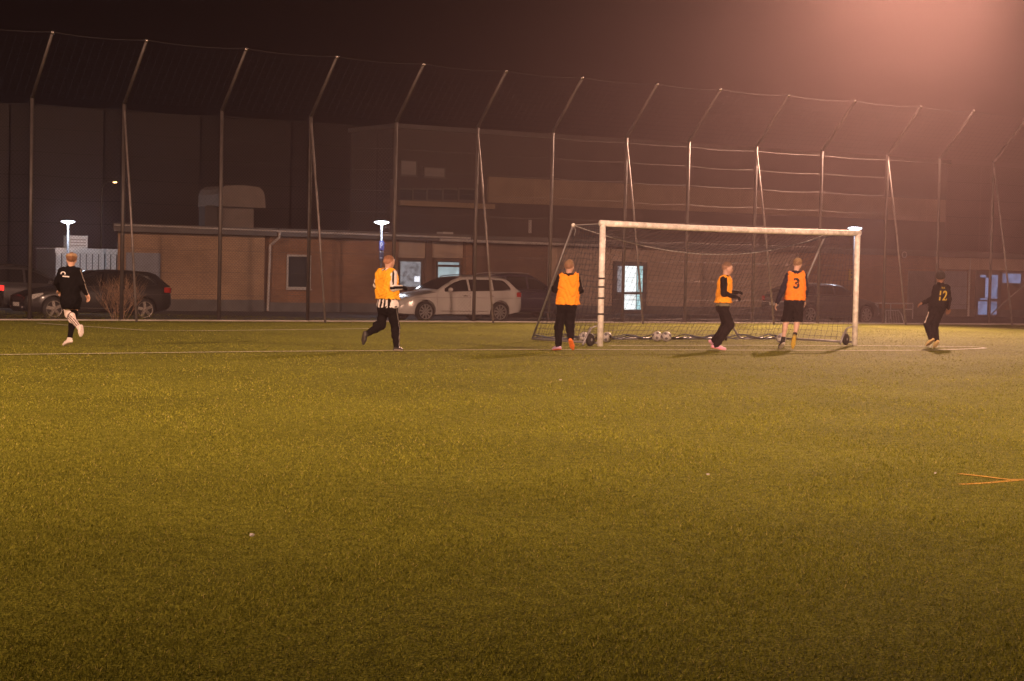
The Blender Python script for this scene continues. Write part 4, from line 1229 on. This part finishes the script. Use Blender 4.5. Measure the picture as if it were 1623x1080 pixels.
    def boot(s, k, upper, sole):
        j = s.J; an, toe = j['ank'+k], j['toe'+k]; low = np.array([0, 0, 1.])
        d = toe-an; L = np.linalg.norm(d); d = d/L
        kn = j['knee'+k]; sh = an-kn; sh /= np.linalg.norm(sh)
        fdir = d - sh*(d@sh); 
        if np.linalg.norm(fdir) < .3: fdir = s.face - sh*(s.face@sh)
        fdir /= np.linalg.norm(fdir)
        heel = an + sh*.055 - fdir*.045
        tip = toe
        ball = heel*.35+tip*.65
        up = an-(heel*.6+tip*.4); ln = (tip-heel)/np.linalg.norm(tip-heel); up = up-ln*(up@ln); up = up/max(np.linalg.norm(up), 1e-6)
        sd = np.cross(ln, up)
        def fn(P):
            d = union([cap_(P, heel, ball, .036, .042), cap_(P, ball, tip, .042, .028), cap_(P, an+sh*.0, heel*.7+tip*.3+up*.012, .043, .042)], .03)
            return np.maximum(d, -((P-heel)@up)-.030)
        def col(V):
            h_ = (V-heel)@up
            return np.where((h_ < -.014)[:, None], np.array([sole]), np.array([upper]))
        return s.emit('boot', fn, [an, heel, tip], .08, .008, M_shoe, col)
    def text(s, txt, px, py, h_px, m, target, slant=0., bold=.0, name='print', wscale=1.0):
        cu = bpy.data.curves.new('t', 'FONT'); cu.body = txt; cu.align_x = 'CENTER'; cu.align_y = 'CENTER'; cu.size = 1.0; cu.offset = bold; cu.resolution_u = 4
        o = bpy.data.objects.new('t', cu); COL.objects.link(o)
        dg = bpy.context.evaluated_depsgraph_get(); me = bpy.data.meshes.new_from_object(o.evaluated_get(dg)); bpy.data.objects.remove(o)
        v = np.empty(len(me.vertices)*3); me.vertices.foreach_get('co', v); v = v.reshape(-1, 3)
        hgt = v[:, 1].max()-v[:, 1].min(); cy = (v[:, 1].max()+v[:, 1].min())/2; cxm = (v[:, 0].max()+v[:, 0].min())/2
        fs = [tuple(p.vertices) for p in me.polygons]
        uv = np.stack([(v[:, 0]-cxm)*wscale, v[:, 1]-cy], 1)*h_px/hgt
        uv[:, 0] += slant*uv[:, 1]
        s.decal(uv, fs, px, py, m, target, name)
    def decal(s, uv, fs, px, py, m, target, name):
        # print laid on the cloth: offsets in picture pixels are turned into metres on the wearer's back
        me0 = target.data
        vv = np.empty(len(me0.vertices)*3); me0.vertices.foreach_get('co', vv); vv = vv.reshape(-1, 3)
        bvh = BVHTree.FromPolygons([Vector(a) for a in vv], [tuple(p.vertices) for p in me0.polygons])
        out = []
        for a, b in uv:
            r = ray(px+a, py-b); P = C0 + r*s.Y + Vector((0, 0, s.dz)); P = P - Vector(s.origin)
            hit = bvh.ray_cast(P - r.normalized()*.6, r.normalized())
            q = hit[0] if hit[0] is not None else P
            out.append(q - r.normalized()*.009)
        o = MB().add(out, fs).build(name, m, target)
        return o
def stripes(P_, col_a, col_b, width):
    def f(V):
        j = P_.J; ax = j['shR']-j['shL']; ax = ax/np.linalg.norm(ax)
        u = (V-P_.shc)@ax
        torso = np.mod(np.floor(u/width), 2) < 1
        # sleeves: stripes run along the arm
        sleeve = np.zeros(len(V), bool); val = np.zeros(len(V), bool)
        for k in 'LR':
            a, e, h = j['sh'+k], j['el'+k], j['ha'+k]
            for p, q_ in ((a, e), (e, h)):
                d = q_-p; t = np.clip(((V-p)@d)/(d@d), 0, 1); r = V-(p+t[:, None]*d); dist = np.linalg.norm(r, axis=1)
                m = (dist < .075) & (np.abs(u) > .14)
                cd = np.cross(d/np.linalg.norm(d), [0, 1., 0]); sdn = r@cd
                sleeve |= m; val = np.where(m, np.abs(sdn) > .015, val)
        w = np.where(sleeve, val, torso)
        return np.where(w[:, None], np.array([col_b]), np.array([col_a]))
    return f
def side_stripe(P_, base, stripe, k, w=.012, seg='leg', legs_only=True):
    def f(V):
        j = P_.J; c = np.tile(np.array(base, float), (len(V), 1))
        pairs = ((j['hip'+k], j['knee'+k]), (j['knee'+k], j['ank'+k])) if seg == 'leg' else ((j['sh'+k], j['el'+k]), (j['el'+k], j['ha'+k]))
        out = np.array([1., 0, 0]) if (j['hipR']-j['hipL'])[0]*(1 if k == 'R' else -1) > 0 else np.array([-1., 0, 0])
        for p, q_ in pairs:
            d = q_-p; t = ((V-p)@d)/(d@d); r = V-(p+np.clip(t, 0, 1)[:, None]*d); dist = np.linalg.norm(r, axis=1)
            dn = d/np.linalg.norm(d); o_ = out - dn*(out@dn) - np.array([0, .55, 0]); o_ -= dn*(o_@dn); o_ /= np.linalg.norm(o_); pr = np.cross(dn, o_)
            m = (t > -.02) & (t < 1.02) & (dist < .14) & ((r@o_) > 0) & (np.abs(r@pr) < w)
            c[m] = stripe
        return c
    return f
BLK = (.006, .0055, .006); ORA = (.88, .31, .02); ORB = (.88, .25, .02); YEL = (.86, .42, .025); WHT = (.72, .70, .68)
# --- runner in the flat cap
p = Person('person in a tan flat cap, black jacket and shorts running in white boots', (104, 549.5), dict(
    head=(113.3,411,.02), neck=(112.6,422,0), shL=(98,430,0), shR=(123.5,430,0), elL=(90.5,446,.05), haL=(95,460,.28), elR=(130,449,-.05), haR=(138,467,.05),
    hipL=(106,479,0), hipR=(118.5,479,0), kneeL=(109,498,.08), ankL=(125,518,-.22), toeL=(128,531,-.30), kneeR=(116,503,.14), ankR=(110.5,536,.02), toeR=(101.5,545.5,.08)), (-.3, 1))
p.body(bare_legs=True)
jk = p.shirt(side_stripe(p, BLK, (.42,.36,.32), 'R', .008, 'arm'), 482, name='jacket')
p.trousers((.005,.005,.0055), (.05, .05), off=.022, loose=.02, name='shorts', hem=p.z_at(489.5, 112))
def leggings(V):
    n, a = p.J['kneeL'], p.J['ankL']; t = ((V-n)@(a-n))/((a-n)@(a-n)); c = np.tile(np.array([.72,.62,.58]), (len(V), 1))
    d = (a-n)/np.linalg.norm(a-n); r = V-n-np.outer((V-n)@d, d); u = r@np.cross(d, [0, 1., 0])
    c[((np.abs(u) < .006) | (np.abs(u-.022) < .005) | (np.abs(u+.022) < .005)) & (t > .15)] = (.05, .04, .04); c[np.abs(t-.22) < .05] = (.05, .04, .04)
    return c
p.sock('L', leggings, -.25, 1.0, .006); p.sock('R', BLK, -.25, 1.0, .006)
p.boot('L', (.75,.70,.64), (.62,.55,.5)); p.boot('R', (.75,.68,.62), (.62,.55,.5))
p.hair((.17,.075,.03), -.0, .002, .002)
c = p.J['head']; R = p.head_frame()
def capf(P): 
    q_ = (P-c)@R
    d = smin(ell_(P, c+R@np.array([0, -.008, .062]), (.098,.112,.058), R), ell_(P, c+R@np.array([.015, .08, .045]), (.07,.07,.022), R), .03)
    return np.maximum(d, -(q_[:, 2]-.022))
p.emit('flat_cap', capf, [c], .2, .008, M_cloth, (.34,.23,.13), .002)
sw = [(1.2*math.cos(a)*r_ + 4, math.sin(a)*r_ + .5) for a in [math.radians(200-26*i) for i in range(10)] for r_ in (3.4, 2.0)]
p.decal(sw, [(2*i, 2*i+2, 2*i+3, 2*i+1) for i in range(9)], 96, 433.5, M_prw, jk, 'back_emblem')
bar = []; fsb = []
for i in range(9):
    x = 3 + 1.35*i; bar += [(x, -3.2-.12*i+.8*abs(math.sin(i*1.4))), (x, -4.6-.12*i)]
    if i: fsb.append((2*i-2, 2*i-1, 2*i+1, 2*i))
p.decal(bar, fsb, 96, 433.5, M_prw, jk, 'back_script')

# --- striped shirt runner
p = Person('person in a yellow-orange bib over a black and white striped shirt, running', (631, 557.5), dict(
    head=(617,417,0), neck=(615.5,429,0), shL=(602.5,435,.09), shR=(623.5,436,-.16), elL=(597,453,.14), haL=(606,463,.34), elR=(623.5,458,-.22), haR=(637.5,457,-.02),
    hipL=(607.5,491,.06), hipR=(621.5,491,-.06), kneeL=(604,517,.06), ankL=(583,530,-.14), toeL=(576,546,-.18), kneeR=(627,522,.06), ankR=(628.5,551,-.04), toeR=(637,556,.06)), (.75, .66), (.52,.32,.24))
p.body(hands=('L',))
p.shirt(stripes(p, BLK, WHT, .042), 489.5)
p.bib(YEL, 475.5)
p.trousers(side_stripe(p, BLK, (.30,.27,.25), 'R', .008))
p.gloves(('R',), BLK)
p.boot('L', (.02,.02,.02), (.04,.035,.03)); p.boot('R', (.03,.028,.026), (.45,.40,.36))
p.hair((.22,.10,.05), -.02, -.002, -.003, (.34,.17,.10))

# --- back view with orange boots
p = Person('person in a plain orange bib and black tracksuit wearing orange boots, seen from behind', (880, 556.5), dict(
    head=(902.8,424.5,0), neck=(902,435,0), shL=(888,442,0), shR=(915,442,0), elL=(879,460,-.03), haL=(888,466,.26), elR=(920,462,-.03), haR=(911,467,.26),
    hipL=(892,489,0), hipR=(905.5,489,0), kneeL=(886,520,.05), ankL=(885,549,0), toeL=(877,555,.10), kneeR=(903.5,517,.03), ankR=(904.5,539,-.16), toeR=(908,554.5,-.10)), (.45, .9), (.52,.33,.25))
p.body()
p.shirt(side_stripe(p, BLK, (.32,.28,.26), 'R', .006, 'arm'), 484)
p.bib(ORA, 484.5)
p.trousers(BLK, loose=.014)
p.boot('L', (.42,.28,.42), (.72,.16,.04)); p.boot('R', (.70,.20,.05), (.75,.18,.03))
p.hair((.24,.145,.075), -.015, .010, -.003, (.24,.13,.075))

# --- side view by the net
p = Person('person in an orange bib, black sleeves and gloves standing side-on before the net', (1140, 555.5), dict(
    head=(1153,426.5,0), neck=(1149.8,437,0), shR=(1147.5,445,-.17), shL=(1150.5,444,.17), elR=(1147,466,-.22), haR=(1167,471.5,-.08), elL=(1156,466,.2), haL=(1168,464,.06),
    hipR=(1146,489,-.085), hipL=(1146,489,.085), kneeR=(1157,516,-.10), ankR=(1135,548.5,-.08), toeR=(1149,554,-.08), kneeL=(1151,519,.10), ankL=(1131,541,.12), toeL=(1134,551,.14)), (1, .08), (.50,.32,.24))
p.body(hands=())
p.shirt(lambda V: np.where((V[:, 2] < p.z_at(478, 1146))[:, None], np.array([(.16,.15,.10)]), np.array([BLK])), 486)
p.bib((.86,.36,.02), 480.5, off=.026)
p.trousers((.010,.008,.008), loose=.016)
p.gloves(('L', 'R'), BLK)
p.boot('R', (.62,.30,.42), (.75,.26,.16)); p.boot('L', (.62,.34,.48), (.6,.3,.3))
p.hair((.17,.10,.06), -.02, .008, -.008, (.30,.17,.11))

# --- number 3
p = Person('person in an orange bib numbered 3 and black shorts with bare calves', (1236, 554), dict(
    head=(1264.5,419.5,.03), neck=(1261.3,431,0), shL=(1250,438,0), shR=(1273.5,437.5,0), elL=(1240,461,0), haL=(1230,484,.04), elR=(1277,462,.04), haR=(1273,480,.2),
    hipL=(1252,484,0), hipR=(1265.5,484,0), kneeL=(1246,511,.05), ankL=(1241,540,0), toeL=(1235,552,.08), kneeR=(1264,511,.08), ankR=(1259.5,533,-.06), toeR=(1256.5,552,-.02)), (.5, .85), (.54,.36,.28))
p.body(bare_legs=True)
p.shirt((.014,.014,.03), 481)
b = p.bib(ORB, 476.5)
p.text('3', 1262.5, 450, 17.5, M_print, b, .02, .03, 'number')
p.trousers(BLK, (.06, .06), off=.022, loose=.022, name='shorts', hem=p.z_at(510.5, 1256))
p.sock('L', (.015,.015,.016), .82, 1.05, .006); p.sock('R', (.015,.015,.016), .80, 1.05, .006)
p.boot('L', (.02,.02,.02), (.6,.56,.5)); p.boot('R', (.30,.22,.04), (.55,.38,.05))
p.hair((.30,.20,.10), .03, .003, -.002, (.24,.15,.08))

# --- number 12
p = Person('person in a black kit with a yellow number 12 stepping back in yellow boots', (1481, 552), dict(
    head=(1490.4,440.5,0), neck=(1489.2,448.5,0), shL=(1484,457,.05), shR=(1500.5,457,-.05), elL=(1479.5,474,.05), haL=(1460.5,482,.14), elR=(1504,476,.0), haR=(1502.5,491,.12),
    hipL=(1479.5,489.5,0), hipR=(1491.5,489.5,0), kneeL=(1470,514,.10), ankL=(1475.5,537,-.02), toeL=(1468.5,548,.05), kneeR=(1481,517,.10), ankR=(1484,540,-.02), toeR=(1480.5,550.5,.02)), (.25, 1), (.26,.13,.08))
p.body()
sh = p.shirt(BLK, 486, wr=.005)
p.text('12', 1495.2, 469.5, 15.5, M_pry, sh, .12, .02, 'number', .72)
p.text('RA', 1495.2, 457.2, 3.0, M_pry, sh, 0, .0, 'name_print', 1.0)
p.trousers(lambda V: np.where((np.abs(((V-p.J['hipL'])@(p.J['kneeL']-p.J['hipL']))/((p.J['kneeL']-p.J['hipL'])@(p.J['kneeL']-p.J['hipL']))-.62) < .36)[:, None] & (side_stripe(p, (0,0,0), (1,1,1), 'L', .016)(V)[:, :1] > .5), np.array([(.62,.55,.52)]), np.array([BLK])), loose=.014)
p.boot('L', (.66,.50,.22), (.16,.11,.05)); p.boot('R', (.66,.50,.20), (.5,.38,.2))
p.hair((.012,.010,.010), .0, .022, .012)

# ================================================================== HAZE
hz_m = bpy.data.materials.new('night_haze'); hz_m.use_nodes = True
nt = hz_m.node_tree; nt.nodes.remove(nt.nodes['Principled BSDF'])
pv = nt.nodes.new('ShaderNodeVolumePrincipled')
pv.inputs['Color'].default_value = (0.90, 0.63, 0.66, 1); pv.inputs['Density'].default_value = 0.0019; pv.inputs['Anisotropy'].default_value = 0.80
nt.links.new(pv.outputs[0], nt.nodes['Material Output'].inputs['Volume'])
tag(box('haze', -270, 270, -150, 400, -1.4, 16.4, hz_m), 'thin night haze hanging over the pitch and car park', 'haze', kind='stuff')
